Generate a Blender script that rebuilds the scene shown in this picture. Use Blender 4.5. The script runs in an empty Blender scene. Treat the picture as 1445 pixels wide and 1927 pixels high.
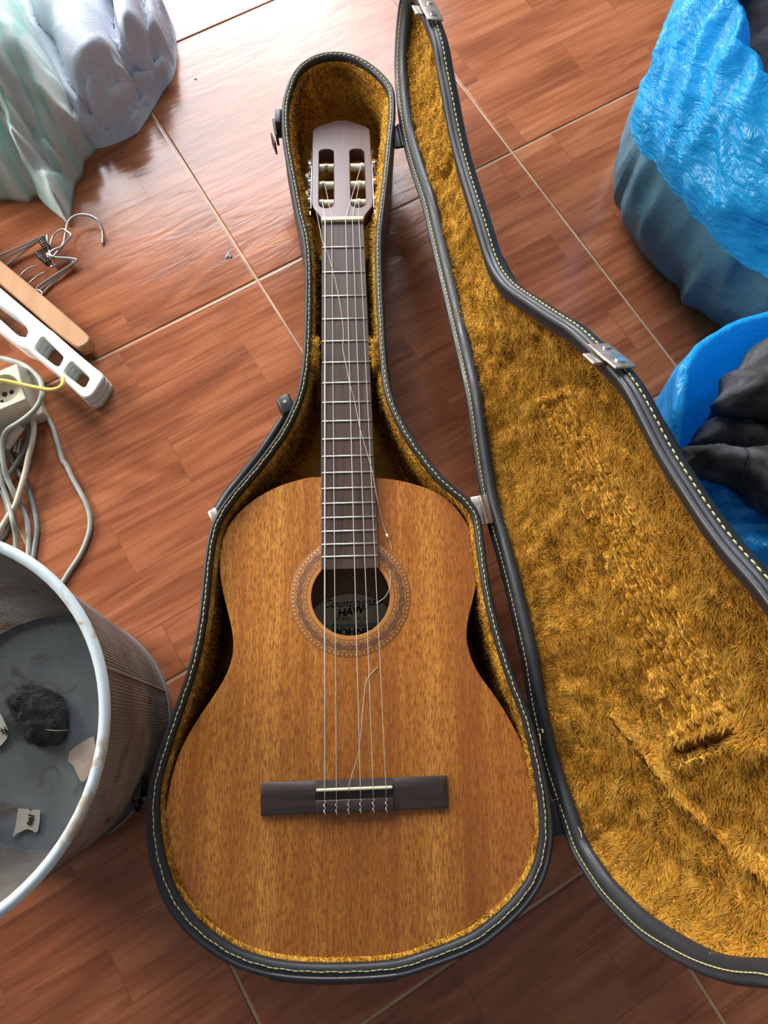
import bpy, bmesh, math, random
import numpy as np
from mathutils import Vector, Matrix
from mathutils.geometry import delaunay_2d_cdt, tessellate_polygon

SC = bpy.context.scene
COL = SC.collection
rng = np.random.default_rng(11)
random.seed(11)

# ------------------------------------------------------------------ camera
W_PX, H_PX, F_PX = 1445, 1927, 1418.066
CX, CY = 722.5, 963.5
CAM_H = 0.90871
R_CAM = np.array([[0.99981909, 0.0, 0.01902062],
                  [-0.00520334, -0.96185411, 0.27351343],
                  [0.01829506, -0.27356292, -0.96168010]])   # columns: right, down, forward
CAM_P = np.array([0, 0, CAM_H])
cam = bpy.data.cameras.new('camera')
cam.sensor_fit = 'HORIZONTAL'; cam.sensor_width = 36.0
cam.lens = F_PX / W_PX * 36.0
cam.clip_start = 0.01
camo = bpy.data.objects.new('camera', cam); COL.objects.link(camo)
m = Matrix.Identity(4)
for r in range(3):
    m[r][0] = R_CAM[r][0]; m[r][1] = -R_CAM[r][1]; m[r][2] = -R_CAM[r][2]; m[r][3] = CAM_P[r]
camo.matrix_world = m
SC.camera = camo

# ------------------------------------------------------------------ light
SC.view_settings.view_transform = 'Standard'
SC.view_settings.look = 'None'
SC.view_settings.gamma = 1.0
SC.view_settings.use_curve_mapping = False
SC.view_settings.exposure = 0.14
w = bpy.data.worlds.new('room_light'); SC.world = w; w.use_nodes = True
bg = w.node_tree.nodes['Background']
bg.inputs[0].default_value = (0.90, 0.93, 1.0, 1); bg.inputs[1].default_value = 0.21

def area(name, loc, target, sx, sy, power, col):
    l = bpy.data.lights.new(name, 'AREA'); l.shape = 'RECTANGLE'; l.size = sx; l.size_y = sy
    l.energy = power; l.color = col
    o = bpy.data.objects.new(name, l); COL.objects.link(o); o.location = loc
    o.rotation_euler = (Vector(target) - Vector(loc)).to_track_quat('-Z', 'Y').to_euler()
    return o
# the window and the glazed door below it, beyond the top left of the frame
area('door_light', (-0.75, 2.6, 0.70), (-0.45, 0.2, 0.10), 1.2, 1.25, 56, (0.96, 0.98, 1.0))
area('curtain_light', (-0.55, 2.6, 1.80), (-0.30, 0.2, 0.10), 1.5, 1.0, 54, (0.96, 0.97, 1.0))
area('side_fill_light', (-2.2, 1.15, 1.10), (0.30, 0.35, 0.25), 1.1, 0.9, 76, (1.0, 0.96, 0.90))  # fill lamp added on the left to brighten the standing lid, no window there

# ------------------------------------------------------------------ helpers
def at(px, py, z):
    """the point at height z on the ray through a pixel of the photograph"""
    d = R_CAM @ np.array([px - CX, py - CY, F_PX])
    return CAM_P + d * ((z - CAM_H) / d[2])
def ats(pts, z):
    return np.array([at(p[0], p[1], z if len(p) < 3 else p[2]) for p in pts])
def put(o, parent):
    COL.objects.link(o)
    if parent is not None:
        o.parent = parent
        pm = parent.matrix_basis if parent.parent is None else Matrix.Identity(4)
        o.matrix_parent_inverse = pm.inverted()
def tag(o, label=None, cat=None, group=None, kind=None):
    if label: o['label'] = label
    if cat: o['category'] = cat
    if group: o['group'] = group
    if kind: o['kind'] = kind
    return o
def thing(name, loc, label, cat, group=None):
    o = bpy.data.objects.new(name, None); o.empty_display_size = .02
    o.location = [float(v) for v in loc]
    o.matrix_basis = Matrix.Translation(o.location)
    COL.objects.link(o)
    return tag(o, label, cat, group)
def mesh(name, V, F, mat, parent=None, smooth=True):
    me = bpy.data.meshes.new(name)
    me.from_pydata([tuple(map(float, v)) for v in V], [], [tuple(map(int, f)) for f in F])
    me.materials.append(mat)
    if smooth: me.shade_smooth()
    me.update()
    o = bpy.data.objects.new(name, me); put(o, parent)
    return o
def autosmooth(o, deg=35):
    me = o.data
    bm = bmesh.new(); bm.from_mesh(me)
    bmesh.ops.recalc_face_normals(bm, faces=bm.faces)
    for e in bm.edges:
        e.smooth = not (len(e.link_faces) == 2 and e.calc_face_angle(0) > math.radians(deg))
    for f in bm.faces: f.smooth = True
    bm.to_mesh(me); bm.free()
    return o
class MB:
    def __init__(s): s.V = []; s.F = []
    def add(s, V, F):
        b = len(s.V); s.V += [tuple(v) for v in V]; s.F += [tuple(i + b for i in f) for f in F]
    def build(s, name, mat, parent=None, smooth=True): return mesh(name, s.V, s.F, mat, parent, smooth)
def catmull(P, per=6, closed=False):
    P = np.asarray(P, float); n = len(P); out = []
    rngi = range(n) if closed else range(n - 1)
    for i in rngi:
        if closed: p0, p1, p2, p3 = P[i - 1], P[i], P[(i + 1) % n], P[(i + 2) % n]
        else: p0, p1, p2, p3 = P[max(i - 1, 0)], P[i], P[i + 1], P[min(i + 2, n - 1)]
        for t in np.arange(per) / per:
            out.append(0.5 * (2 * p1 + (p2 - p0) * t + (2 * p0 - 5 * p1 + 4 * p2 - p3) * t * t + (3 * p1 - p0 - 3 * p2 + p3) * t ** 3))
    if not closed: out.append(P[-1])
    return np.array(out)
def resample(P, n, closed=False):
    P = np.asarray(P, float)
    Q = np.vstack([P, P[:1]]) if closed else P
    s = np.r_[0, np.cumsum(np.linalg.norm(np.diff(Q, axis=0), axis=1))]
    t = np.linspace(0, s[-1], n, endpoint=not closed)
    return np.stack([np.interp(t, s, Q[:, k]) for k in range(Q.shape[1])], 1)
def smooth_closed(P, it=2):
    for _ in range(it): P = (np.roll(P, 1, 0) + 2 * P + np.roll(P, -1, 0)) / 4
    return P
def out_normals(P):
    T = np.roll(P, -1, 0) - np.roll(P, 1, 0)
    N = np.stack([T[:, 1], -T[:, 0]], 1); N /= np.linalg.norm(N, axis=1)[:, None] + 1e-12
    A = 0.5 * np.sum(P[:, 0] * np.roll(P[:, 1], -1) - np.roll(P[:, 0], -1) * P[:, 1])
    return N if A > 0 else -N
def tube_geo(P, r, sides=8, closed=False, cap=True):
    P = np.asarray(P, float); n = len(P)
    r = np.full(n, r) if np.isscalar(r) else np.asarray(r)
    T = (np.roll(P, -1, 0) - np.roll(P, 1, 0)) if closed else np.gradient(P, axis=0)
    T /= np.linalg.norm(T, axis=1)[:, None] + 1e-12
    u = np.cross(T[0], [0, 0, 1.]);
    if np.linalg.norm(u) < 1e-3: u = np.cross(T[0], [1., 0, 0])
    u /= np.linalg.norm(u); V = []; F = []
    for i in range(n):
        u = u - T[i] * (u @ T[i]); u /= np.linalg.norm(u); v = np.cross(T[i], u)
        for k in range(sides):
            a = 2 * math.pi * k / sides; V.append(P[i] + r[i] * (math.cos(a) * u + math.sin(a) * v))
    m_ = n if closed else n - 1
    for i in range(m_):
        j = (i + 1) % n
        for k in range(sides):
            l = (k + 1) % sides; F.append((i * sides + k, i * sides + l, j * sides + l, j * sides + k))
    if cap and not closed:
        F.append(tuple(range(sides))[::-1]); F.append(tuple((n - 1) * sides + k for k in range(sides)))
    return V, F
def tube(name, P, r, mat, parent=None, sides=8, closed=False):
    V, F = tube_geo(P, r, sides, closed); return mesh(name, V, F, mat, parent)
def grid_faces(nr, nc, closed=True):
    F = []
    for i in range(nr - 1):
        for k in range(nc if closed else nc - 1):
            l = (k + 1) % nc; F.append((i * nc + k, i * nc + l, (i + 1) * nc + l, (i + 1) * nc + k))
    return F
def in_poly(Q, P):
    x, y = Q[:, 0], Q[:, 1]; c = np.zeros(len(Q), bool)
    for i in range(len(P)):
        x1, y1 = P[i - 1]; x2, y2 = P[i]
        k = ((y1 > y) != (y2 > y)) & (x < (x2 - x1) * (y - y1) / ((y2 - y1) + 1e-15) + x1); c ^= k
    return c
def d_line(Q, P, closed=False):
    """distance of points Q to a polyline P"""
    P = np.asarray(P, float); D = np.full(len(Q), 1e9)
    for i in range(len(P) if closed else len(P) - 1):
        a, b = P[i], P[(i + 1) % len(P)]; ab = b - a
        t = np.clip(((Q - a) @ ab) / (ab @ ab + 1e-15), 0, 1)
        D = np.minimum(D, np.linalg.norm(Q - a - t[:, None] * ab, axis=1))
    return D
def sheet2d(P, step, jitter=.25):
    """boundary-conforming triangulation of polygon P; the boundary comes first"""
    P = np.asarray(P, float); lo, hi = P.min(0), P.max(0)
    gx, gy = np.meshgrid(np.arange(lo[0], hi[0], step), np.arange(lo[1], hi[1], step * .866))
    gx = gx + (np.arange(gx.shape[0]) % 2)[:, None] * step / 2
    Q = np.stack([gx.ravel(), gy.ravel()], 1); Q += rng.uniform(-jitter, jitter, Q.shape) * step
    Q = Q[in_poly(Q, P)]; Q = Q[d_line(Q, P, True) > step * .45]
    allp = np.vstack([P, Q])
    r = delaunay_2d_cdt([Vector(p) for p in allp], [], [list(range(len(P)))], 1, 1e-7)
    V = np.array([tuple(v) for v in r[0]])
    F = [tuple(f) for f in r[2]]
    F2 = []
    for f in F:
        a, b, c = V[f[0]], V[f[1]], V[f[2]]
        F2.append(f if (b[0] - a[0]) * (c[1] - a[1]) - (b[1] - a[1]) * (c[0] - a[0]) > 0 else f[::-1])
    return V, F2, len(P)
_tab = rng.random((32, 32, 32))
def vnoise(P, scale=1.0):
    P = np.asarray(P, float) * scale; i = np.floor(P).astype(int); f = P - i; f = f * f * (3 - 2 * f); r = 0
    for dx in (0, 1):
        for dy in (0, 1):
            for dz in (0, 1):
                wgt = (f[:, 0] if dx else 1 - f[:, 0]) * (f[:, 1] if dy else 1 - f[:, 1]) * (f[:, 2] if dz else 1 - f[:, 2])
                r = r + wgt * _tab[(i[:, 0] + dx) % 32, (i[:, 1] + dy) % 32, (i[:, 2] + dz) % 32]
    return r * 2 - 1
def fbm(P, scale, oct=3):
    r = 0; a = 1.0
    for k in range(oct): r = r + a * vnoise(np.asarray(P) + 7.3 * k, scale * 2 ** k); a *= .5
    return r
def ridged(P, scale, oct=2):
    r = 0; a = 1.0
    for k in range(oct): r = r + a * (1 - 2 * np.abs(vnoise(np.asarray(P) + 3.1 * k, scale * 2 ** k))); a *= .5
    return r
def sstep(x, a, b):
    t = np.clip((x - a) / (b - a), 0, 1); return t * t * (3 - 2 * t)
def pillow(name, P, zf, z0, step, mat, parent=None, sub=None):
    """solid over polygon P: top surface zf(xy, distance to the edge), flat bottom z0"""
    V, F, nb = sheet2d(P, step); D = d_line(V, np.asarray(P, float), True); D[:nb] = 0
    z = zf(V, D); top = np.c_[V, z]
    zb = z0(V[:nb]) if callable(z0) else np.full(nb, z0)
    bot = np.c_[V[:nb], zb]; n = len(V)
    A = 0.5 * np.sum(V[:nb, 0] * np.roll(V[:nb, 1], -1) - np.roll(V[:nb, 0], -1) * V[:nb, 1])
    for k in range(nb):
        l = (k + 1) % nb
        F.append((n + k, n + l, l, k) if A > 0 else (k, l, n + l, n + k))
    F.append(tuple(n + k for k in range(nb))[::-1] if A > 0 else tuple(n + k for k in range(nb)))
    return mesh(name, np.vstack([top, bot]), F, mat, parent)
def prism(name, P, z0, z1, mat, parent=None, bev=0.0, holes=()):
    """plate with optional holes and a small bevel at its top edge"""
    loops = [np.asarray(P, float)] + [np.asarray(h, float) for h in holes]
    mb = MB(); idx = []; V = []
    tz = [np.full(len(l), z1) for l in loops] if np.isscalar(z1) else z1
    for li, L in enumerate(loops):
        N = out_normals(L) * (1 if li == 0 else -1)
        rings = [(0, z0), (0, z1 - bev), (bev, z1)] if bev else [(0, z0), (0, z1)]
        base = len(V)
        for o, z in rings: V += [(*(p - n * o), z) for p, n in zip(L, N)]
        n = len(L); mb.F += [tuple(base + i for i in f) for f in grid_faces(len(rings), n)]
        idx.append((base, base + (len(rings) - 1) * n, n))
    pts_ = np.vstack(loops); ed_ = []; b0 = len(loops[0])
    for h_ in loops[1:]:
        ed_ += [(b0 + k, b0 + (k + 1) % len(h_)) for k in range(len(h_))]; b0 += len(h_)
    r_ = delaunay_2d_cdt([Vector(q) for q in pts_], ed_, [list(range(len(loops[0])))], 1, 1e-9)
    tri = [tuple(f) for f in r_[2]]; cen = np.array([pts_[list(f)].mean(0) for f in tri]); keep = np.ones(len(tri), bool)
    for h_ in loops[1:]: keep &= ~in_poly(cen, h_)
    tri = [f for f, k in zip(tri, keep) if k]
    mt = []; mbt = []
    for b, t, n in idx: mbt += list(range(b, b + n)); mt += list(range(t, t + n))
    for f in tri:
        mb.F.append(tuple(mt[i] for i in f)); mb.F.append(tuple(mbt[i] for i in f)[::-1])
    mb.V = V
    o = mb.build(name, mat, parent); return autosmooth(o, 40)
def box(name, c, ax, ay, az, mat, parent=None, bev=0.0):
    """box with half-axis vectors; bevelled"""
    bm = bmesh.new(); bmesh.ops.create_cube(bm, size=2.0)
    M_ = Matrix(((ax[0], ay[0], az[0], c[0]), (ax[1], ay[1], az[1], c[1]), (ax[2], ay[2], az[2], c[2]), (0, 0, 0, 1)))
    bm.transform(M_)
    if bev: bmesh.ops.bevel(bm, geom=bm.edges[:], offset=bev, segments=2, affect='EDGES', profile=.5)
    bmesh.ops.recalc_face_normals(bm, faces=bm.faces)
    me = bpy.data.meshes.new(name); bm.to_mesh(me); bm.free(); me.materials.append(mat)
    o = bpy.data.objects.new(name, me); put(o, parent)
    return autosmooth(o, 50) if bev else o
def cyl(name, a, b, r, mat, parent=None, sides=16, r2=None):
    return autosmooth(tube(name, np.array([a, b], float), np.array([r, r if r2 is None else r2]), mat, parent, sides), 50)
def text(name, body, c, xdir, ydir, size, mat, parent, shear=0.0, z=0.0):
    cu = bpy.data.curves.new(name, 'FONT'); cu.body = body; cu.size = size; cu.shear = shear
    cu.align_x = 'CENTER'; cu.align_y = 'CENTER'; cu.extrude = 0.0001; cu.materials.append(mat)
    o = bpy.data.objects.new(name, cu); put(o, parent)
    x = Vector(xdir).normalized(); y = Vector(ydir).normalized(); zz = x.cross(y)
    mm = Matrix.Identity(4)
    for r in range(3): mm[r][0] = x[r]; mm[r][1] = y[r]; mm[r][2] = zz[r]; mm[r][3] = c[r]
    o.matrix_basis = mm
    dg = bpy.context.evaluated_depsgraph_get(); me = bpy.data.meshes.new_from_object(o.evaluated_get(dg)); bpy.data.objects.remove(o)
    me.materials.clear(); me.materials.append(mat)
    n = bpy.data.objects.new(name, me); put(n, parent); n.matrix_basis = mm
    return n
def fur(name, V, F, n, length, comb, mat, parent, width=.0007, lift=.55, weight=None, wild=.5, lenf=None, wildf=None):
    """pile of short tapering blades rooted on the triangles F of surface V"""
    V = np.asarray(V, float); T = []
    for f in F:
        for k in range(1, len(f) - 1): T.append((f[0], f[k], f[k + 1]))
    T = np.array(T); a, b, c = V[T[:, 0]], V[T[:, 1]], V[T[:, 2]]
    cr = np.cross(b - a, c - a); ar = np.linalg.norm(cr, axis=1) + 1e-15; nr = cr / ar[:, None]
    pw = ar if weight is None else ar * weight((a + b + c) / 3)
    i = rng.choice(len(T), n, p=pw / pw.sum()); u, v = rng.random(n), rng.random(n); k = u + v > 1
    u[k], v[k] = 1 - u[k], 1 - v[k]
    p = a[i] + (b - a)[i] * u[:, None] + (c - a)[i] * v[:, None]; N = nr[i]
    cd = comb(p, N); cd = cd - N * np.sum(cd * N, 1)[:, None]
    clump = np.stack([fbm(p + 5, 90, 2), fbm(p + 11, 90, 2), fbm(p + 23, 90, 2)], 1)
    t = N * lift + cd + clump * (wild if wildf is None else wild * wildf(p)[:, None]) + rng.normal(0, .22, (n, 3)); t /= np.linalg.norm(t, axis=1)[:, None]
    dn = np.sum(t * N, 1); t += N * np.maximum(0, .12 - dn)[:, None]; t /= np.linalg.norm(t, axis=1)[:, None]
    L = length * rng.uniform(.6, 1.25, n) * (1 + .25 * fbm(p, 60, 2)) * (1 if lenf is None else lenf(p)); s = np.cross(t, rng.normal(0, 1, (n, 3)) + N); s /= np.linalg.norm(s, axis=1)[:, None] + 1e-9
    s = s * (width / 2)
    mid = p + t * (L * .5)[:, None] + N * (L * .06)[:, None]; tip = p + t * L[:, None] + cd * (L * .12)[:, None]
    vv = np.empty((n, 5, 3)); vv[:, 0] = p - s; vv[:, 1] = p + s; vv[:, 2] = mid + s * .8; vv[:, 3] = mid - s * .8; vv[:, 4] = tip
    me = bpy.data.meshes.new(name); me.vertices.add(n * 5); me.vertices.foreach_set('co', vv.ravel().astype(np.float32))
    b5 = (np.arange(n) * 5)[:, None]; li = np.hstack([b5 + [0, 1, 2, 3], b5 + [3, 2, 4]]).ravel()
    me.loops.add(n * 7); me.loops.foreach_set('vertex_index', li.astype(np.int32))
    me.polygons.add(n * 2); st = np.stack([np.arange(n) * 7, np.arange(n) * 7 + 4], 1).ravel()
    me.polygons.foreach_set('loop_start', st.astype(np.int32))
    at_ = me.attributes.new('nrm', 'FLOAT_VECTOR', 'POINT')
    nn_ = np.repeat((N * .8 + t * .25), 5, axis=0); at_.data.foreach_set('vector', nn_.ravel().astype(np.float32))
    me.update(calc_edges=True); me.materials.append(mat)
    o = bpy.data.objects.new(name, me); put(o, parent); o['kind'] = 'stuff'
    return o

# ------------------------------------------------------------------ materials
def mat(name, col=(.5, .5, .5), rough=.5, metal=0.0, spec=.5, **kw):
    m_ = bpy.data.materials.new(name); m_.use_nodes = True
    b = m_.node_tree.nodes['Principled BSDF']
    b.inputs['Base Color'].default_value = (*col, 1); b.inputs['Roughness'].default_value = rough
    b.inputs['Metallic'].default_value = metal; b.inputs['Specular IOR Level'].default_value = spec
    for k, v in kw.items(): b.inputs[k].default_value = v
    return m_
class G:
    """node graph shorthand"""
    def __init__(s, m_): s.t = m_.node_tree; s.b = s.t.nodes['Principled BSDF']; s.o = s.t.nodes['Material Output']
    def n(s, typ, **kw):
        nd = s.t.nodes.new(typ)
        for k, v in kw.items(): setattr(nd, k, v)
        return nd
    def l(s, a, b): s.t.links.new(a, b)
    def coord(s, scale=(1, 1, 1), rot=(0, 0, 0), loc=(0, 0, 0), src='Object', pre=None):
        mp = s.n('ShaderNodeMapping'); mp.inputs['Scale'].default_value = scale; mp.inputs['Rotation'].default_value = rot; mp.inputs['Location'].default_value = loc
        if pre is None: pre = s.n('ShaderNodeTexCoord').outputs[src]
        s.l(pre, mp.inputs['Vector']); return mp.outputs[0]
    def noise(s, vec, scale=1, detail=4, dist=0, rough=.55):
        nd = s.n('ShaderNodeTexNoise'); s.l(vec, nd.inputs['Vector'])
        for k, v in (('Scale', scale), ('Detail', detail), ('Distortion', dist), ('Roughness', rough)): nd.inputs[k].default_value = v
        return nd.outputs['Fac']
    def ramp(s, fac, stops, interp='LINEAR'):
        nd = s.n('ShaderNodeValToRGB'); nd.color_ramp.interpolation = interp; el = nd.color_ramp.elements
        while len(el) < len(stops): el.new(0.5)
        for e, (p, c) in zip(el, stops): e.position = p; e.color = (*c, 1) if len(c) == 3 else c
        s.l(fac, nd.inputs[0]); return nd.outputs[0]
    def mix(s, fac, a, b, mode='MIX'):
        nd = s.n('ShaderNodeMix', data_type='RGBA', blend_type=mode)
        for sock, v in ((nd.inputs[0], fac), (nd.inputs[6], a), (nd.inputs[7], b)):
            if hasattr(v, 'node'): s.l(v, sock)
            elif isinstance(v, (int, float)): sock.default_value = v
            else: sock.default_value = (*v, 1)
        return nd.outputs[2]
    def math(s, op, a, b=0.0, c=None):
        nd = s.n('ShaderNodeMath', operation=op)
        for sock, v in zip(nd.inputs, (a, b, c)):
            if v is None: continue
            if hasattr(v, 'node'): s.l(v, sock)
            else: sock.default_value = v
        return nd.outputs[0]
    def bump(s, h, strength=.3, dist=.001):
        nd = s.n('ShaderNodeBump'); nd.inputs['Strength'].default_value = strength; nd.inputs['Distance'].default_value = dist
        s.l(h, nd.inputs['Height']); s.l(nd.outputs[0], s.b.inputs['Normal'])
    def base(s, c): s.l(c, s.b.inputs['Base Color'])
    def rough(s, c): s.l(c, s.b.inputs['Roughness'])
GRAY = lambda v: (v, v, v)

def m_floor():
    m_ = mat('floor_tile_wood_print', rough=.16, spec=.5); g = G(m_)
    tc = g.n('ShaderNodeTexCoord').outputs['Object']; oi = g.n('ShaderNodeObjectInfo').outputs['Random']
    va = g.n('ShaderNodeVectorMath', operation='ADD'); g.l(tc, va.inputs[0])
    cmb = g.n('ShaderNodeCombineXYZ'); g.l(g.math('MULTIPLY', oi, 9.7), cmb.inputs[0]); g.l(g.math('MULTIPLY', g.math('FRACT', g.math('MULTIPLY', oi, 37.)), 6), cmb.inputs[1])
    g.l(cmb.outputs[0], va.inputs[1]); vec = va.outputs[0]
    br = g.n('ShaderNodeTexBrick'); br.offset = .43; br.offset_frequency = 2
    for k, v in (('Scale', 1.0), ('Mortar Size', .0007), ('Brick Width', .26), ('Row Height', .0701), ('Bias', 0.0), ('Mortar Smooth', .3)): br.inputs[k].default_value = v
    br.inputs['Color1'].default_value = (0, 0, 0, 1); br.inputs['Color2'].default_value = (1, 1, 1, 1); br.inputs['Mortar'].default_value = (.5, .5, .5, 1)
    g.l(vec, br.inputs['Vector'])
    off = g.n('ShaderNodeCombineXYZ'); sx = g.math('MULTIPLY', br.outputs['Color'], 4.0); g.l(sx, off.inputs[0]); g.l(sx, off.inputs[2])
    v2 = g.n('ShaderNodeVectorMath', operation='ADD'); g.l(vec, v2.inputs[0]); g.l(off.outputs[0], v2.inputs[1])
    n1 = g.noise(g.coord((1.5, 7.5, 4), pre=v2.outputs[0]), 1, 3, .7, .45)
    fig = g.math('MULTIPLY_ADD', g.math('SINE', g.math('MULTIPLY', n1, 62.0)), .5, .5)
    big = g.noise(g.coord((2.4, 13, 6), pre=v2.outputs[0]), 1, 3, .8)
    fine = g.noise(g.coord((7, 150, 6), pre=v2.outputs[0]), 1, 4, .5)
    f = g.math('ADD', g.math('MULTIPLY', big, .55), g.math('MULTIPLY', fig, .10))
    f = g.math('ADD', f, g.math('MULTIPLY', fine, .33))
    c = g.ramp(f, [(.30, (.16, .045, .019)), (.44, (.275, .084, .034)), (.56, (.37, .126, .053)), (.74, (.51, .205, .092))])
    sk = g.noise(g.coord((5, 75, 6), loc=(3, 2, 0), pre=v2.outputs[0]), 1, 3, .9)
    c = g.mix(g.ramp(sk, [(.55, GRAY(0)), (.68, GRAY(.55))]), c, (.15, .038, .014))
    c = g.mix(g.math('MULTIPLY', br.outputs['Color'], .15), c, (.47, .155, .06))
    c = g.mix(g.math('MULTIPLY', br.outputs['Fac'], .28), c, (.11, .03, .012))
    g.base(c)
    wob = g.noise(g.coord((14, 55, 8), pre=vec), 1, 3, .6)
    h = g.math('ADD', g.math('MULTIPLY', wob, 1.0), g.math('MULTIPLY', fine, .25))
    g.bump(h, .34, .0012)
    g.rough(g.ramp(g.noise(g.coord((5, 9, 5)), 1, 3), [(.3, GRAY(.13)), (.7, GRAY(.24))]))
    return m_
def m_top():
    m_ = mat('guitar_top_mahogany', rough=.34, spec=.5); g = G(m_)
    tc = g.n('ShaderNodeTexCoord').outputs['Object']
    rot = (0, 0, math.radians(-1.6))
    band = g.noise(g.coord((24, .25, 1), rot, pre=tc), 1, 3, 0)
    streak = g.noise(g.coord((260, 14, 1), rot, pre=tc), 1, 5, .2)
    fleck = g.noise(g.coord((950, 120, 1), rot, pre=tc), 1, 2, .1)
    fleck2 = g.noise(g.coord((480, 75, 1), rot, (3, 1, 0), pre=tc), 1, 3, .5)
    f = g.math('ADD', g.math('MULTIPLY', band, .62), g.math('MULTIPLY', streak, .32))
    c = g.ramp(f, [(.32, (.27, .080, .012)), (.45, (.42, .150, .022)), (.55, (.56, .225, .036)), (.68, (.70, .33, .070))])
    c = g.mix(g.ramp(fleck, [(.50, GRAY(0)), (.60, GRAY(.75))]), c, (.20, .055, .012))
    c = g.mix(g.ramp(fleck2, [(.50, GRAY(0)), (.62, GRAY(.55))]), c, (.25, .075, .016))
    # boards of the veneer: one redder strip to the right of the centre line
    x = g.n('ShaderNodeSeparateXYZ'); g.l(g.coord((1, 1, 1), rot, pre=tc), x.inputs[0])
    st = g.ramp(x.outputs[0], [(.0, GRAY(.0)), (.017, GRAY(.0)), (.0172, GRAY(.55)), (.038, GRAY(.25)), (.0385, GRAY(.1)), (.088, GRAY(.1)), (.0885, GRAY(.45)), (1, GRAY(.45))])
    c = g.mix(st, c, g.mix(.55, c, (.25, .062, .018)))
    g.base(c); g.bump(g.math('ADD', streak, fleck), .06, .0004)
    return m_
def m_plush(name, fiber):
    m_ = mat(name, rough=.75, spec=.25); g = G(m_)
    big = g.noise(g.coord((22, 22, 22)), 1, 4, .8)
    c = g.ramp(big, [(.32, (.50, .23, .020)), (.52, (.72, .385, .045)), (.72, (.86, .56, .115))])
    if fiber:
        ri = g.n('ShaderNodeNewGeometry').outputs['Random Per Island']
        c = g.mix(.5, c, g.ramp(ri, [(0, (.46, .20, .016)), (.55, (.76, .415, .050)), (1, (.95, .70, .19))]))
        at_ = g.n('ShaderNodeAttribute', attribute_name='nrm')
        nm = g.n('ShaderNodeVectorMath', operation='NORMALIZE'); g.l(at_.outputs['Vector'], nm.inputs[0])
        g.l(nm.outputs[0], g.b.inputs['Normal'])
        tr = g.n('ShaderNodeBsdfTranslucent'); g.l(c, tr.inputs['Color']); mx = g.n('ShaderNodeMixShader'); mx.inputs[0].default_value = .42
        g.l(g.b.outputs[0], mx.inputs[1]); g.l(tr.outputs[0], mx.inputs[2]); g.l(mx.outputs[0], g.o.inputs['Surface'])
    else:
        c = g.mix(.15, c, (.50, .22, .02)); g.bump(g.noise(g.coord((260, 260, 260)), 1, 3), .6, .002)
    g.base(c); return m_
def m_vinyl(name, col=(.016, .018, .022), rough=.38):
    m_ = mat(name, col, rough, spec=.5); g = G(m_)
    g.bump(g.noise(g.coord((900, 900, 900)), 1, 2), .22, .0006)
    g.rough(g.ramp(g.noise(g.coord((40, 40, 40)), 1, 3), [(.3, GRAY(rough - .08)), (.7, GRAY(rough + .12))]))
    return m_
def m_simple(name, c1, c2, scale=(30, 30, 30), rough=.5, bump=0.0, bs=200, metal=0.0, spec=.5, lo=.35, hi=.65):
    m_ = mat(name, c1, rough, metal, spec); g = G(m_)
    g.base(g.ramp(g.noise(g.coord(scale), 1, 4, .4), [(lo, c1), (hi, c2)]))
    if bump: g.bump(g.noise(g.coord((bs, bs, bs)), 1, 3), bump, .001)
    return m_
M_FLOOR = m_floor()
M_GROUT = m_simple('tan_grout', (.40, .25, .15), (.56, .38, .24), (14, 14, 14), .3, .2, 400)
M_TOP = m_top()
M_PLUSH = m_plush('gold_plush_backing', False); M_PILE = m_plush('gold_plush_pile', True)
M_VINYL = m_vinyl('black_vinyl'); M_BIND = m_vinyl('black_vinyl_binding', (.018, .021, .026), .42)
M_SHELL = m_vinyl('dark_brown_vinyl', (.036, .026, .028), .5)
M_STITCH = mat('pale_yellow_thread', (.50, .44, .19), .7)
M_STEEL = m_simple('worn_plated_steel', (.62, .60, .56), (.45, .36, .30), (120, 120, 120), .35, 0, metal=.85)
M_CHROME = mat('chrome', (.75, .76, .76), .2, 1.0)
M_WIRE = mat('hanger_wire', (.52, .52, .50), .3, 1.0)
M_ROSEWOOD = m_simple('rosewood', (.040, .024, .020), (.095, .055, .042), (160, 7, 60), .42, .15, 700)
M_BRIDGE = m_simple('bridge_rosewood', (.028, .019, .017), (.055, .036, .031), (8, 120, 60), .4, .1, 700)
M_HEAD = m_simple('headstock_veneer', (.085, .036, .034), (.125, .056, .050), (90, 6, 20), .32)
M_SIDE = m_simple('guitar_side_mahogany', (.11, .035, .014), (.18, .06, .022), (20, 20, 90), .35)
M_BACK = m_simple('guitar_inside_wood', (.42, .23, .12), (.52, .30, .16), (150, 6, 20), .7)
M_BONE = mat('ivory_plastic', (.80, .76, .52), .4)
M_ROLLER = m_simple('cream_roller', (.72, .64, .43), (.80, .73, .52), (60, 60, 60), .35)
M_NYLON = mat('clear_nylon', (.60, .56, .50), .3, spec=.6)
M_WOUND = mat('wound_silver_string', (.80, .79, .75), .35, .6)
M_FRET = mat('fret_nickel', (.80, .78, .68), .28, .8)
M_INK = mat('black_ink', (.012, .012, .014), .7)
M_LABEL = m_simple('cream_label_paper', (.86, .82, .58), (.92, .88, .66), (60, 60, 60), .8)
M_PAPER = m_simple('white_paper', (.72, .68, .58), (.80, .77, .68), (60, 60, 60), .8)
M_CARD = m_simple('beige_card', (.60, .46, .37), (.68, .55, .46), (60, 60, 60), .8)
M_BLACK = mat('black_plastic', (.015, .015, .017), .45)
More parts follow.
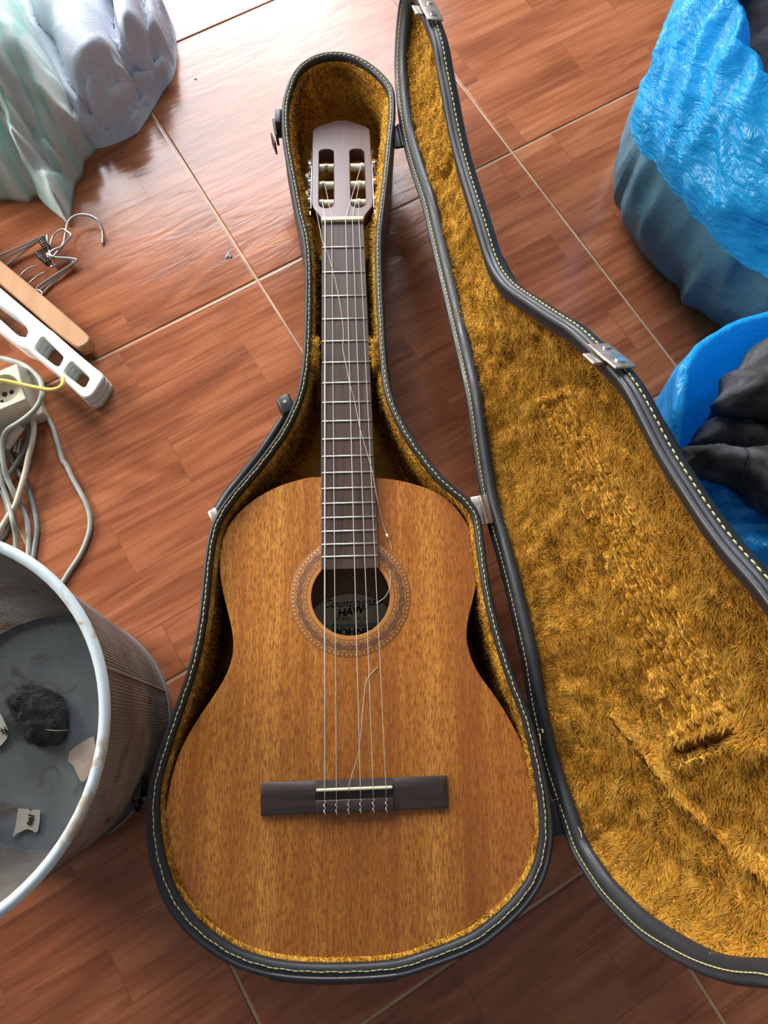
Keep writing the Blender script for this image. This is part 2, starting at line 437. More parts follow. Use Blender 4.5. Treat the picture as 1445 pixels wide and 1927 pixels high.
# ------------------------------------------------------------------ floor: tiles laid on a grout bed
TH, TS, TOX, TOY = 0.535171, 0.420564, 0.168095, 0.585829
cT, sT = math.cos(TH), math.sin(TH)
floor = mesh('floor', [(-1.5, -1.0, -.0014), (1.5, -1.0, -.0014), (1.5, 2.1, -.0014), (-1.5, 2.1, -.0014),
                       (-1.5, -1.0, -.03), (1.5, -1.0, -.03), (1.5, 2.1, -.03), (-1.5, 2.1, -.03)],
             [(0, 1, 2, 3), (7, 6, 5, 4), (0, 4, 5, 1), (1, 5, 6, 2), (2, 6, 7, 3), (3, 7, 4, 0)], M_GROUT, None, False)
tag(floor, kind='structure')
def tile_mesh():
    h = TS / 2 - .0017; c_ = .0012; mb = MB(); V = []
    for o, z in ((0, -.004), (0, -.0011), (c_ * .4, -.0003), (c_ * 1.5, 0)):
        a = h - o; V += [(-a, -a, z), (a, -a, z), (a, a, z), (-a, a, z)]
    mb.add(V, grid_faces(4, 4) + [(12, 13, 14, 15)]); return mb
first = None
for i in range(-7, 8):
    for j in range(-7, 9):
        lx, ly = TOX + (i + .5) * TS, TOY + (j + .5) * TS
        x, y = lx * cT - ly * sT, lx * sT + ly * cT
        if not (-1.72 < x < 1.72 and -1.22 < y < 2.32): continue
        if first is None:
            first = tile_mesh().build('tile', M_FLOOR, floor, False); t = first
        else:
            t = first.copy(); COL.objects.link(t)
        t.location = (x, y, 0); t.rotation_euler = (0, 0, TH)

# ------------------------------------------------------------------ guitar case: lower half
ZR = 0.122
TRAY = [(529,226),(530,193),(537,165),(549,135),(569,113),(596,99),(624,94),(657,97),(690,111),(718,133),(736,154),(743,171),(744,215),(740,254),(735,309),(727,378),(720,440),(719.5,479),(720.7,528),(723,576),(725.6,625),(729,674),(735.4,723),(744,754),(761,791),(780.5,825),(800,852),(825,884),(850,909),(875,928),(893.6,948),(904.5,968),(909,993),(917,1056),(928,1124),(943,1186),(959,1239),(977.6,1292),(996,1336),(1007,1370),(1021,1424),(1032,1471),(1039.7,1518),(1043.7,1565),(1041,1605),(1030,1649),(1014.8,1680),(990,1714),(955.7,1748),(909,1785),(862,1807),(800,1829),(760,1842),(710,1848),(640,1851),(571,1850),(509,1843),(474,1834),(433,1819),(388,1791),(346.5,1756),(312,1711),(291,1663),(277,1607),(272,1540),(276,1486),(288,1440),(307,1385),(331,1319),(352,1257),(367.7,1187),(375.5,1128),(381,1072),(384,1046),(389,1015),(395.6,988),(407,964),(428,932.5),(452.7,903.5),(479.6,872),(504,840),(525,810),(546,770),(558.5,736),(566,698),(569.5,662),(572,601),(573,528),(570.7,467),(564.5,430),(557.5,406),(546,345),(536.7,295),(531,259)]
O2 = resample(catmull(ats(TRAY, ZR)[:, :2], 5, True), 420, True); O2 = smooth_closed(O2, 2)
N2 = out_normals(O2); N2 = smooth_closed(N2, 6); N2 /= np.linalg.norm(N2, axis=1)[:, None]
# the rim strip is wider round the tail
RW = .0088 + .0062 * sstep(-O2[:, 1], -.05, .17)
case = thing('guitar_case', (at(660, 1300, 0)[0], at(660, 1300, 0)[1], 0),
             'open black guitar case lined in gold plush, lid standing up on its right', 'guitar case')
def sweep(name, O, N, prof, mt, parent, lift=None):
    """closed strip along outline O; prof rows give (offset outwards, height)"""
    V = []
    for o, z in prof:
        oo = o if np.ndim(o) else np.full(len(O), o)
        P = O + N * np.asarray(oo)[:, None]
        zz = z if np.ndim(z) else np.full(len(O), z)
        V += [lift(p, q) if lift else (p[0], p[1], q) for p, q in zip(P, zz)]
    return mesh(name, V, grid_faces(len(prof), len(O)), mt, parent)
body = sweep('case_body', O2, N2, [(-.03, .0), (-.008, .0005), (-.002, .006), (0, .02), (.0008, .06), (-.0004, ZR - .012), (-.003, ZR - .010)], M_SHELL, case)
bm = bmesh.new(); bm.from_mesh(body.data); bm.verts.ensure_lookup_table()
bm.faces.new([bm.verts[k] for k in range(len(O2))]); bmesh.ops.recalc_face_normals(bm, faces=bm.faces); bm.to_mesh(body.data); bm.free()
body.data.shade_smooth()
sweep('rim_binding', O2, N2, [(-.003, ZR - .0115), (-.0002, ZR - .0105), (.0004, ZR - .006), (-.0004, ZR - .002), (-.0022, ZR), (-.0042, ZR - .0006), (-.0046, ZR - .0013),
                              (-.0062, ZR - .001), (-RW + .0012, ZR - .0012), (-RW, ZR - .0035), (-RW - .0006, ZR - .016), (-RW + .002, ZR - .017)], M_BIND, body)
LIN = [(-RW - .0002, ZR - .009), (-RW - .0035, ZR - .012), (-RW - .006, ZR - .03), (-RW - .007, .05), (-RW - .008, .028), (-RW - .014, .018)]
V = []; nO = len(O2)
for o, z in LIN: V += [(*(p), z) for p in O2 + N2 * np.asarray(o)[:, None]]
FL = [f[::-1] for f in grid_faces(len(LIN), nO)]
VL0 = np.array(V); A_ = 0.5 * np.sum(O2[:, 0] * np.roll(O2[:, 1], -1) - np.roll(O2[:, 0], -1) * O2[:, 1])
t0_ = VL0[list(FL[0])]; nrm_ = np.cross(t0_[1] - t0_[0], t0_[2] - t0_[0])
if nrm_[:2] @ N2[0] > 0: FL = [f[::-1] for f in FL]
last = tuple((len(LIN) - 1) * nO + k for k in range(nO))
mesh('plush_lining', V, FL + [last if A_ > 0 else last[::-1]], M_PLUSH, body)
VL = np.array(V)
def comb_wall(p, N):
    return np.stack([.35 * fbm(p, 14, 2), -.35 + .3 * fbm(p + 3, 14, 2), np.full(len(p), .25)], 1)
fur('plush_pile', VL, FL, 62000, .0048, comb_wall, M_PILE, body, .0009, .5, lambda c: .25 + 1.2 * sstep(c[:, 2], .05, .112), .5)
def stitches(name, O, off, pitch, ln, rad, z, parent, lift=None, wob=.0):
    """row of raised thread dashes along the rim"""
    C = resample(O + N2_(O) * np.asarray(off)[:, None], 4000, True); s = np.r_[0, np.cumsum(np.linalg.norm(np.diff(C, axis=0), axis=1))]
    mb = MB(); k = 0; t = 0.0
    while t + ln < s[-1]:
        q = [np.array([np.interp(u, s, C[:, 0]), np.interp(u, s, C[:, 1])]) for u in (t, t + ln / 2, t + ln)]
        dlt = wob * math.sin(k * 1.7); tn = (q[2] - q[0]) / np.linalg.norm(q[2] - q[0]); nn = np.array([tn[1], -tn[0]])
        P3 = [lift(p + nn * dlt, h) if lift else np.array([*(p + nn * dlt), h]) for p, h in zip(q, (z, z + rad * .7 if not lift else z - rad * .7, z))]
        mb.add(*tube_geo(P3, [rad * .75, rad, rad * .75], 5)); t += pitch; k += 1
    o = mb.build(name, M_STITCH, parent); o['kind'] = 'stuff'; return o
def N2_(O):
    n = smooth_closed(out_normals(O), 6); return n / np.linalg.norm(n, axis=1)[:, None]
stitches('stitching', O2, -RW * .62, .0060, .0054, .00062, ZR - .0006, body, None, .0003)
# newer strip of vinyl patched over the rim at the tail
i0 = int(np.argmin(np.linalg.norm(O2 - at(505, 1845, ZR)[:2], axis=1))); i1 = int(np.argmin(np.linalg.norm(O2 - at(752, 1843, ZR)[:2], axis=1)))
ii = np.arange(min(i0, i1), max(i0, i1) + 1); prof = [(.0012, ZR - .016), (.0018, ZR - .008), (.0012, ZR - .001), (-.002, ZR + .0014), (-.0050, ZR + .0008), (-.0055, ZR - .001)]
V = []
for o, z in prof: V += [(*p, z) for p in O2[ii] + N2[ii] * o]
tag(mesh('binding_patch', V, grid_faces(len(prof), len(ii), False), m_vinyl('purplish_vinyl_patch', (.022, .016, .022), .3), body), 'smoother strip of dark vinyl patched over the rim at the tail')

# neck support: a plush block across the case, cut out for the neck
def neck_support(pl, name):
    P = resample(catmull(ats(pl, .104)[:, :2], 3, True), 60, True)
    def zf(xy, d): return .026 + .090 * np.sqrt(np.clip(1 - (1 - np.clip((d + .0012) / .0065, 0, 1)) ** 2, 0, 1)) * (1 - .62 * sstep(-xy[:, 1], -.405, -.365))
    o = pillow(name, P, zf, .019, .0022, M_PLUSH, body)
    Vs = np.array([v.co for v in o.data.vertices]); Fs = [tuple(f.vertices) for f in o.data.polygons][:-1]
    fur('plush_pile', Vs, Fs, 7000, .0060, comb_wall, M_PILE, body, .0009, .5, lambda c: sstep(c[:, 2], .03, .06), .6)
neck_support([(579, 644), (590, 641), (602, 641), (607, 644), (607.5, 700), (607, 735), (590, 742), (574, 738), (572, 700), (575, 670)], 'neck_support')
neck_support([(692, 643), (703, 641), (716, 640), (721, 645), (725, 675), (730, 705), (730, 738), (712, 746), (695, 738), (693, 700)], 'neck_support')
# partition of the accessory compartment below the head
yA, yB = at(600, 486, .09)[1], at(600, 474, .09)[1]
P = [at(586, 478, .09)[:2], at(711, 478, .09)[:2]]
box('compartment_wall', ((P[0][0] + P[1][0]) / 2, P[0][1], .05), ((P[1][0] - P[0][0]) / 2, 0, 0), (0, .004, 0), (0, 0, .032), M_PLUSH, body, .002)

# latches, hinges, handle
def hasp(px, py, side, drop=.045):
    c = at(px, py, ZR - .03)
    p = box('latch', (c[0] - .004, c[1], c[2] + .012), (.004, 0, 0), (0, .011, 0), (0, 0, .014), M_BLACK, case, .0015)
    box('latch_hook', (c[0] - .009, c[1] - .006, c[2] + .004), (.0016, 0, 0), (-.003, .013, 0), (0, 0, .010), M_BLACK, p, .001)
    box('latch_strap', (c[0] - .012, c[1] - .017, c[2] - .004), (.0012, 0, .0005), (-.003, .008, 0), (0, 0, .011), M_BLACK, p, .0008)
hasp(533, 246, 1); hasp(279, 1478, 1)
q = at(540, 766, ZR - .012)
hb_ = box('handle_mount', (q[0] - .001, q[1] + .002, q[2] - .006), (.0075, .004, 0), (-.005, .0105, 0), (0, 0, .012), M_BLACK, case, .003)
cyl('handle_rivet', (q[0] - .002, q[1] + .004, q[2] + .005), (q[0] - .002, q[1] + .004, q[2] + .0068), .0022, M_STEEL, hb_, 10)
q2 = at(400, 977, ZR - .012)
box('handle_mount', (q2[0] + .002, q2[1] + .003, q2[2] - .006), (.005, .003, 0), (-.004, .0085, 0), (0, 0, .008), M_STEEL, case, .0025)
tube('handle', catmull(np.array([at(541, 776, .095), at(522, 806, .086), at(494, 848, .080), at(458, 893, .080), at(428, 930, .086), at(406, 965, .095)]), 6), .0055, M_BLACK, case, 10)
for px, py in ((748, 262), (902, 962), (1046, 1536)):
    c = at(px, py, ZR - .02); hn = box('hinge', (c[0] + .002, c[1], c[2] + .004), (.0095, .0017, 0), (-.0030, .0165, 0), (0, 0, .0016), M_STEEL if py == 962 else M_BLACK, case, .0008)
    cyl('hinge_pin', (c[0] + .004 + .003, c[1] - .0165, c[2] + .006), (c[0] + .004 - .003, c[1] + .0165, c[2] + .006), .0024, M_STEEL if py == 962 else M_BLACK, hn, 10)

# ------------------------------------------------------------------ guitar case: lid, hinged on the right, standing at about 104 degrees
LO = np.array([0.11024212, 0.3231723, 0.092]); LU = np.array([0.17882758, -0.98388043, 0.0]); LV = np.array([0.22602309, 0.04108138, 0.9732553]); LN = np.array([0.95756684, 0.17404489, -0.22972618])
LU = LU / np.linalg.norm(LU); LV /= np.linalg.norm(LV); LN /= np.linalg.norm(LN)
def on_lid(pts):
    p = np.asarray(pts, float); d = np.stack([p[:, 0] - CX, p[:, 1] - CY, np.full(len(p), F_PX)], 1) @ R_CAM.T
    tt = ((LO - CAM_P) @ LN) / (d @ LN); X = CAM_P + d * tt[:, None] - LO
    return np.stack([X @ LU, X @ LV], 1)
def lid3(p, wd): return LO + LU * p[0] + LV * p[1] + LN * wd
LEFT = [(750,0),(743,65),(740.8,125),(743,169),(748.5,221),(756,267),(772,327),(792.7,389),(808,454),(820,505),(840,590),(860,677),(876,750),(887,831),(898,905),(906,950),(913.8,984),(927.8,1031),(946.5,1102),(965,1180),(980.7,1252),(990,1314),(1012,1420),(1030,1480),(1049,1535),(1061.5,1570),(1072,1603),(1104.7,1658),(1130,1695),(1154,1721),(1203,1770),(1263,1808),(1310,1833),(1364,1852),(1405,1859),(1445,1861)]
PIP = [(808,52),(817,83),(823.8,125),(834,176),(844.6,234),(857.5,291),(875.7,353),(896.5,420),(914,480),(927.5,510),(949,537),(986.8,563.6),(1027,590.6),(1070,617.6),(1102,648),(1141,685),(1172,719.5),(1197,763),(1224.6,818),(1246,858),(1278,909),(1320,974),(1366,1036),(1412,1086),(1445,1130)]
a_ = on_lid(LEFT); b_ = on_lid(PIP)
TAIL = np.array([(.51, .288), (.497, .312), (.468, .346), (.43, .370), (.385, .386), (.33, .392), (.295, .385)])
HEAD = np.array([(-.470, .149), (-.512, .142), (-.537, .124)])
LP = np.vstack([a_, TAIL, b_[::-1], HEAD])
L2 = resample(catmull(LP, 4, True), 420, True); L2 = smooth_closed(L2, 4); LN2 = N2_(L2)
fN = sstep(L2[:, 0], -.24, -.10)
lid = sweep('case_lid', L2, LN2, [(-.004, .0035), (.0, .004), (.0014, .008), (.0008, .0165), (-.003, .0200), (-.014, .0245 + .004 * fN), (-.038, .0300 + .0170 * fN), (-.046, .0340 + .0280 * fN)], M_BIND, case, lid3)
bm = bmesh.new(); bm.from_mesh(lid.data); bm.verts.ensure_lookup_table(); bm.faces.new([bm.verts[7 * 420 + k] for k in range(420)])
bmesh.ops.recalc_face_normals(bm, faces=bm.faces); bm.to_mesh(lid.data); bm.free(); lid.data.shade_smooth()
upper = sstep(L2[:, 1], .10, .22)                     # the strip inside the rim shows broad along the hinge side only
INW = .019 - .004 * upper
sweep('rim_binding', L2, LN2, [(.0002, .0042), (.0002, .002), (-.0012, .0003), (-.003, -.0002), (-.0046, .0006), (-.0052, .0016), (-.0105, .003), (-INW + .001, .0055), (-INW - .001, .010), (-INW, .013)], M_BIND, lid, lid3)
# stitches: inside the rim along the hinge side, on the outer wall along the free side
idx = np.arange(420); free = (L2[:, 1] > .128) & (L2[:, 0] < .46)
mbq = MB()
C = resample(L2, 4000, True); NC = N2_(C); sC = np.r_[0, np.cumsum(np.linalg.norm(np.diff(C, axis=0), axis=1))]; t = 0.0; k = 0
while t < sC[-1] - .006:
    j = int(np.searchsorted(sC, t)); j2 = min(int(np.searchsorted(sC, t + .0046)), 3999)
    jm = (j + j2) // 2; outer = C[j][1] > .128 and C[j][0] < .46
    pts = []
    for jj, e in ((j, 0), (jm, 1), (j2, 0)):
        if outer: pts.append(lid3(C[jj] + NC[jj] * (.0014 + .0003 * e), .0095 + .0003 * (k % 2)))
        else: pts.append(lid3(C[jj] - NC[jj] * .0086, .0023 - .0003 * e))
    mbq.add(*tube_geo(pts, [.0006, .0008, .0006] if outer else [.0005, .0006, .0005], 5)); t += .0064 if outer else .0052; k += 1
o = mbq.build('stitching', M_STITCH, lid); o['kind'] = 'stuff'
# plush floor of the lid with the marks that strings, bridge and body have pressed into it
IN = L2 - LN2 * .008
V2, FT, nb = sheet2d(resample(IN, 400, True), .0042)
Dl = d_line(V2, IN, True); Dl[:nb] = 0
inset = INW.mean()
dep = .0075 + .008 * sstep(Dl, .004, .018) + .031 * (.30 + .70 * sstep(V2[:, 0], -.10, .07)) * (1 - (1 - np.clip(Dl / .085, 0, 1)) ** 2)
W3 = np.array([lid3(p, 0) for p in V2])
dep += -.0030 * fbm(W3, 22, 3) - .0024 * fbm(W3 + 9, 70, 2)
def lid_line(px): return on_lid(px)
g0 = lid_line([(955, 760), (1180, 1400)]); g1 = lid_line([(1000, 740), (1275, 1345)])
for k in range(7):
    u = k / 6.0; ln = np.array([g0[0] * (1 - u) + g1[0] * u, g0[1] * (1 - u) + g1[1] * u]); d = d_line(V2, ln)
    dep += -.0075 * np.exp(-(d / .0034) ** 2)
d = d_line(V2, np.vstack([g0, g1[::-1]]), True); band = in_poly(V2, np.vstack([g0, g1[::-1]]))
dep += np.where(band, .0045, 0) * sstep(d, 0, .006)
br = lid_line([(1180, 1428), (1290, 1388), (1300, 1412), (1192, 1456)]); inb = in_poly(V2, br); d = d_line(V2, br, True)
dep += np.where(inb, .011 * sstep(d, 0, .004), -.005 * np.exp(-(d / .008) ** 2))
rg = lid_line([(1082, 1362), (1110, 1400), (1150, 1452), (1200, 1525), (1270, 1600), (1360, 1672), (1470, 1740)]); dep += -.0075 * np.exp(-(d_line(V2, rg) / .0055) ** 2)
rg = lid_line([(1300, 1450), (1360, 1410), (1450, 1400)]); dep += -.007 * np.exp(-(d_line(V2, rg) / .012) ** 2)
rg = lid_line([(834, 255), (815, 300), (803, 340)]); dep += .009 * np.exp(-(d_line(V2, rg) / .010) ** 2)
rg = lid_line([(846, 245), (838, 300), (820, 360)]); dep += -.004 * np.exp(-(d_line(V2, rg) / .008) ** 2)
VV = np.array([lid3(p, w_) for p, w_ in zip(V2, dep)])
fl = [f[::-1] for f in FT]; tri0 = VV[list(fl[0])]
if np.cross(tri0[1] - tri0[0], tri0[2] - tri0[0]) @ LN > 0: fl = FT
mesh('plush_lining', VV, fl, M_PLUSH, lid)
gdir = (g0[1] + g1[1] - g0[0] - g1[0]); gdir /= np.linalg.norm(gdir); gd3 = LU * gdir[0] + LV * gdir[1]
gpoly = np.vstack([g0, g1[::-1]]); gc = gpoly.mean(0)
def comb_lid(p, N):
    q = np.stack([(p - LO) @ LU, (p - LO) @ LV], 1)
    inband = np.exp(-(np.where(in_poly(q, gpoly), 0, d_line(q, gpoly, True)) / .012) ** 2)[:, None]
    ang = 1.4 * fbm(p, 9, 2) + .8 * fbm(p + 40, 30, 2) + .35
    free = np.cos(ang)[:, None] * LU + np.sin(ang)[:, None] * LV
    return (free * .75) * (1 - inband) + gd3 * 1.6 * inband
def lidq(p): return np.stack([(p - LO) @ LU, (p - LO) @ LV], 1)
def wild_lid(p):
    q = lidq(p); return 1 - .85 * np.exp(-(np.where(in_poly(q, gpoly), 0, d_line(q, gpoly, True)) / .008) ** 2)
def lenf_lid(p):
    q = lidq(p); e = d_line(q, IN, True); b = np.exp(-(np.where(in_poly(q, gpoly), 0, d_line(q, gpoly, True)) / .008) ** 2)
    return (1 - .40 * b) * (.45 + .55 * sstep(e, .0, .012))
fur('plush_pile', VV, fl, 260000, .0056, comb_lid, M_PILE, lid, .00085, .40, lambda c: sstep(d_line(lidq(c), IN, True), .002, .007) + .03, .8, lenf_lid, wild_lid)
# latch plates riveted to the free edge
def lid_latch(px, py, px2, py2):
    e = on_lid([(px, py), (px2, py2)]); ax = e[1] - e[0]; ax /= np.linalg.norm(ax); nr = np.array([-ax[1], ax[0]])
    if nr @ LN2[int(np.argmin(np.linalg.norm(L2 - e[0], axis=1)))] < 0: nr = -nr
    c = (e[0] + e[1]) / 2; A3 = LU * ax[0] + LV * ax[1]; N3 = LU * nr[0] + LV * nr[1]
    base_ = lid3(c + nr * .0030, .007)
    pl = box('latch_plate', base_, A3 * .0215, LN * .0098, N3 * .0011, M_STEEL, case, .0008)
    lip = box('latch_tongue', lid3(c - nr * .0010 - ax * .0045, -.0050), A3 * .0090, LN * .0062, N3 * .0012, M_STEEL, pl, .001)
    cr_ = lid3(c + ax * .011, .0075) + N3 * .0042
    cyl('rivet', cr_ - N3 * .001, cr_ + N3 * .0014, .0038, M_CHROME, pl, 14)
    cr_ = lid3(c - ax * .013, .0095) + N3 * .0042
    cyl('rivet', cr_ - N3 * .001, cr_ + N3 * .0012, .0030, M_STEEL, pl, 14)
lid_latch(1112, 658, 1158, 697); lid_latch(790, 6, 806, 40)
# two loose ends of thread where the seam has opened
for pts in ([(1013, 1374), (1024, 1372), (1030, 1377)], [(1014, 1380), (1020, 1386), (1025, 1400)], [(1086, 1557), (1096, 1564), (1104, 1574)]):
    q = on_lid(pts); tube('loose_thread', [lid3(p, .001 - .003 * k) for k, p in enumerate(q)], .0005, M_STITCH, lid, 5)
# ------------------------------------------------------------------ guitar
ZT = 0.110                                             # soundboard
GS = np.array([-0.0148, -0.0538])                      # middle of the saddle
GY = np.array([-0.0185, 0.6536]); GY /= np.linalg.norm(GY); GX = np.array([GY[1], -GY[0]])
def gp(x, y, z): return np.array([*(GS + GX * x + GY * y), z])
gtr = thing('classical_guitar', gp(0, .12, .02), 'honey brown classical guitar with a slotted headstock lying in the open case', 'guitar')
GB = [(603,897),(581,898),(556.5,904),(525,914),(496,928),(469,946),(448.5,964),(432,984),(420.5,1007),(414,1032),(412.8,1057),(414,1088),(420,1120),(428,1152),(435,1182),(438.5,1208),(437,1232),(430,1258),(417,1285),(400,1311),(373.5,1350),(350,1389),(331,1432),(319,1478),(311.5,1517),(310,1560),(314,1603),(323,1646),(338.5,1683),(366,1725),(392,1750),(416,1768),(467,1795),(520,1809),(571,1813),(623,1814),(692,1813),(752,1808),(800,1797),(847,1781),(893,1758),(940,1724),(971,1692),(993,1658),(1008.6,1617),(1014.8,1574),(1014,1524),(1008.6,1481),(999,1440),(983.7,1400),(958.8,1353),(933.9,1312),(907,1276),(893,1252),(882,1222),(878.5,1197),(881,1168),(888,1140),(896,1104),(898.5,1078),(897,1050),(893,1028),(887,1003),(878,983),(867,966),(855,951),(838,936),(820,925),(800,917),(769,907.5),(738,901.5),(708,899)]
B2 = smooth_closed(resample(catmull(ats(GB, ZT)[:, :2], 4, True), 300, True), 2); BN = out_normals(B2)
SH = at(659.6, 1122, ZT)[:2]                           # centre of the sound hole
angs = np.linspace(0, 2 * math.pi, 72, endpoint=False)
circ = lambda r, c=SH: np.stack([c[0] + r * np.cos(angs), c[1] + r * np.sin(angs)], 1)
tag(prism('soundboard', B2 - BN * .0004, ZT - .0028, ZT, M_TOP, gtr, .0006, [circ(.0420)]), 'flamed mahogany top')
V = []
for o, z in ((0, ZT - .0015), (0, .030), (-.002, .024), (-.006, .0225)): V += [(*p, z) for p in B2 + BN * o]
mesh('sides', V, grid_faces(4, 300), M_SIDE, gtr)
Vb, Fb, _ = sheet2d(resample(B2 - BN * .0006, 120, True), .03)
mesh('back', [(*v, .0245) for v in Vb], Fb, M_BACK, gtr)
# rosette: printed rings round the hole, an inlay standing a hair proud
m_ = mat('rosette_print', rough=.35); g = G(m_)
sx = g.n('ShaderNodeSeparateXYZ'); tc = g.n('ShaderNodeTexCoord').outputs['Object']; g.l(tc, sx.inputs[0])
ln = g.n('ShaderNodeVectorMath', operation='LENGTH'); g.l(tc, ln.inputs[0]); rr = g.math('DIVIDE', g.math('SUBTRACT', ln.outputs['Value'], .042), .0225)
an = g.math('ARCTAN2', sx.outputs[1], sx.outputs[0])
wood = (.50, .20, .05); dark = (.12, .05, .025); gold = (.62, .38, .11)
def dash(nn, duty=0.5, ph=0.0): return g.math('LESS_THAN', g.math('FRACT', g.math('ADD', g.math('MULTIPLY', an, nn / (2 * math.pi)), ph)), duty)
def between(a, b): return g.math('MULTIPLY', g.math('GREATER_THAN', rr, a), g.math('LESS_THAN', rr, b))
c = g.mix(0.0, wood, wood)
for a, b in ((.19, .215), (.235, .25), (.345, .37), (.385, .40), (.745, .76), (.775, .80), (.93, .95), (.975, 1.0)): c = g.mix(between(a, b), c, dark)
for a, b, nn in ((.26, .335, 60), (.815, .92, 84)):
    c = g.mix(between(a, b), c, (.30, .125, .04)); c = g.mix(g.math('MULTIPLY', g.math('MULTIPLY', between(a + .015, b - .015), dash(nn, .42)), .75), c, gold); c = g.mix(g.math('MULTIPLY', between(a + .02, b - .04), dash(nn, .30, .45)), c, dark)
pol = g.n('ShaderNodeCombineXYZ'); g.l(g.math('MULTIPLY', an, 9.0), pol.inputs[0]); g.l(g.math('MULTIPLY', rr, 17.0), pol.inputs[1])
vo = g.n('ShaderNodeTexVoronoi', feature='F1'); vo.inputs['Scale'].default_value = 1.7; g.l(pol.outputs[0], vo.inputs['Vector'])
scal = g.math('ADD', .105, g.math('MULTIPLY', g.math('ABSOLUTE', g.math('SINE', g.math('MULTIPLY', an, 13.0))), .055))
inb = g.math('LESS_THAN', g.math('ABSOLUTE', g.math('SUBTRACT', rr, .57)), scal)
lace = g.ramp(vo.outputs['Distance'], [(.0, (.07, .035, .026)), (.34, (.10, .048, .032)), (.46, (.36, .17, .075)), (.60, (.09, .042, .028))])
c = g.mix(g.math('MULTIPLY', inb, .92), c, lace)
g.base(c)
V = []
for r_ in (.0421, .0424, .0640, .0645):
    V += [(r_ * math.cos(a), r_ * math.sin(a), .0 if r_ in (.0421, .0645) else .00025) for a in angs]
ro = mesh('rosette', V, [f[::-1] for f in grid_faces(4, 72)], m_, gtr); ro.location = (*SH, ZT + .00005); autosmooth(ro)
# label glued to the back, seen through the hole
ZL = .0262
lc = at(661, 1190, ZL); lab_top = at(661, 1117, ZL); ry = lab_top[1] - lc[1]; rx = at(745, 1190, ZL)[0] - lc[0] + .004
el = np.stack([lc[0] + rx * np.cos(angs), lc[1] + ry * np.sin(angs)], 1)
lab = prism('maker_label', el, ZL - .0016, ZL, M_LABEL, gtr, .0001)
ed = np.c_[lc[0] + (rx + .0002) * np.cos(angs), lc[1] + (ry + .0002) * np.sin(angs), np.full(72, ZL)]
tube('label_border', ed, .0007, M_BACK, lab, 6, True)
def lettering(body, px, py, size, shear=0.0, tilt=0.0, mt=M_INK):
    xd = GX * math.cos(tilt) + GY * math.sin(tilt); yd = -GX * math.sin(tilt) + GY * math.cos(tilt)
    p = at(px, py, ZL); return text('lettering', body, (p[0], p[1], ZL + .0003), (*xd, 0), (*yd, 0), size, mt, lab, shear)
lettering('Countryman', 661, 1135, .0135, .45, .02)

for k in range(3): lettering('HAW', 658 + .6 * k, 1151 + .3 * k, .0125, .3, .14)
lettering('rr', 684, 1147, .0090, .2, .1)
lettering('MODEL   HC-04', 662, 1165, .0055); lettering('Fine Acoustic Guitars for', 663, 1176.5, .0085, .4)
lettering('HOHNER', 665, 1190, .0125)
for k in range(3):                                     # doubled strokes make the maker's name bold
    o = lettering('HOHNER', 665.4 + .5 * k, 1190, .0125)

# bridge with saddle and tie block
bc = (at(491.5, 1503, ZT)[:2] + at(842, 1489, ZT)[:2]) / 2
bx = at(842, 1489, ZT)[:2] - at(491.5, 1503, ZT)[:2]; bw = np.linalg.norm(bx) / 2; bx /= np.linalg.norm(bx); by = np.array([-bx[1], bx[0]])
def bp(x, y, z): return (*(bc + bx * x + by * y), ZT + z)
HX = .0385; hy = .0152
prof = [(-hy, 0), (-hy, .0042), (-hy + .0010, .0052), (-.0025, .0064), (.002, .0068), (hy - .005, .0060), (hy - .0008, .0040), (hy, .0028), (hy, 0)]
def block(mb, x0, x1, prof, dome=0):
    n = len(prof); V = []
    for x in (x0, x1): V += [bp(x, y, z) for y, z in prof]
    mb.add(V, [(i, (i + 1) % n, n + (i + 1) % n, n + i) for i in range(n)] + [tuple(range(n))[::-1], tuple(range(n, 2 * n))])
mb = MB()
for s in (-1, 1):
    xs = sorted((s * HX, s * bw)); e = .005
    pr_end = [(y, z * .62) for y, z in prof]; n = len(prof); V = []
    st = [(xs[0], prof if s > 0 else pr_end), (xs[0] + (0.0 if s > 0 else e), prof), (xs[1] - (e if s > 0 else 0.0), prof), (xs[1], pr_end if s > 0 else prof)]
    for x, pr in st: V += [bp(x, y, z) for y, z in pr]
    mb.add(V, [(r * n + i, r * n + (i + 1) % n, (r + 1) * n + (i + 1) % n, (r + 1) * n + i) for r in range(3) for i in range(n)] + [tuple(range(n))[::-1], tuple(range(3 * n, 4 * n))])
block(mb, -HX, HX, [(-hy, 0), (-hy, .0045), (hy - .0004, .0045), (hy, 0)])
block(mb, -HX, HX, [(hy - .0075, .004), (hy - .0072, .0078), (hy - .0005, .0058), (hy, .004)])
bridge = mb.build('bridge', M_BRIDGE, gtr); autosmooth(bridge, 25)
box('tie_block', bp(0, -hy + .0062, .0062), (*(bx * HX), 0), (*(by * .0060), 0), (0, 0, .0026), M_BRIDGE, bridge, .0009)
box('saddle', bp(0, hy - .0088, .0073), (*(bx * .0378), 0), (*(by * .0015), 0), (0, 0, .0032), M_BONE, bridge, .0012)

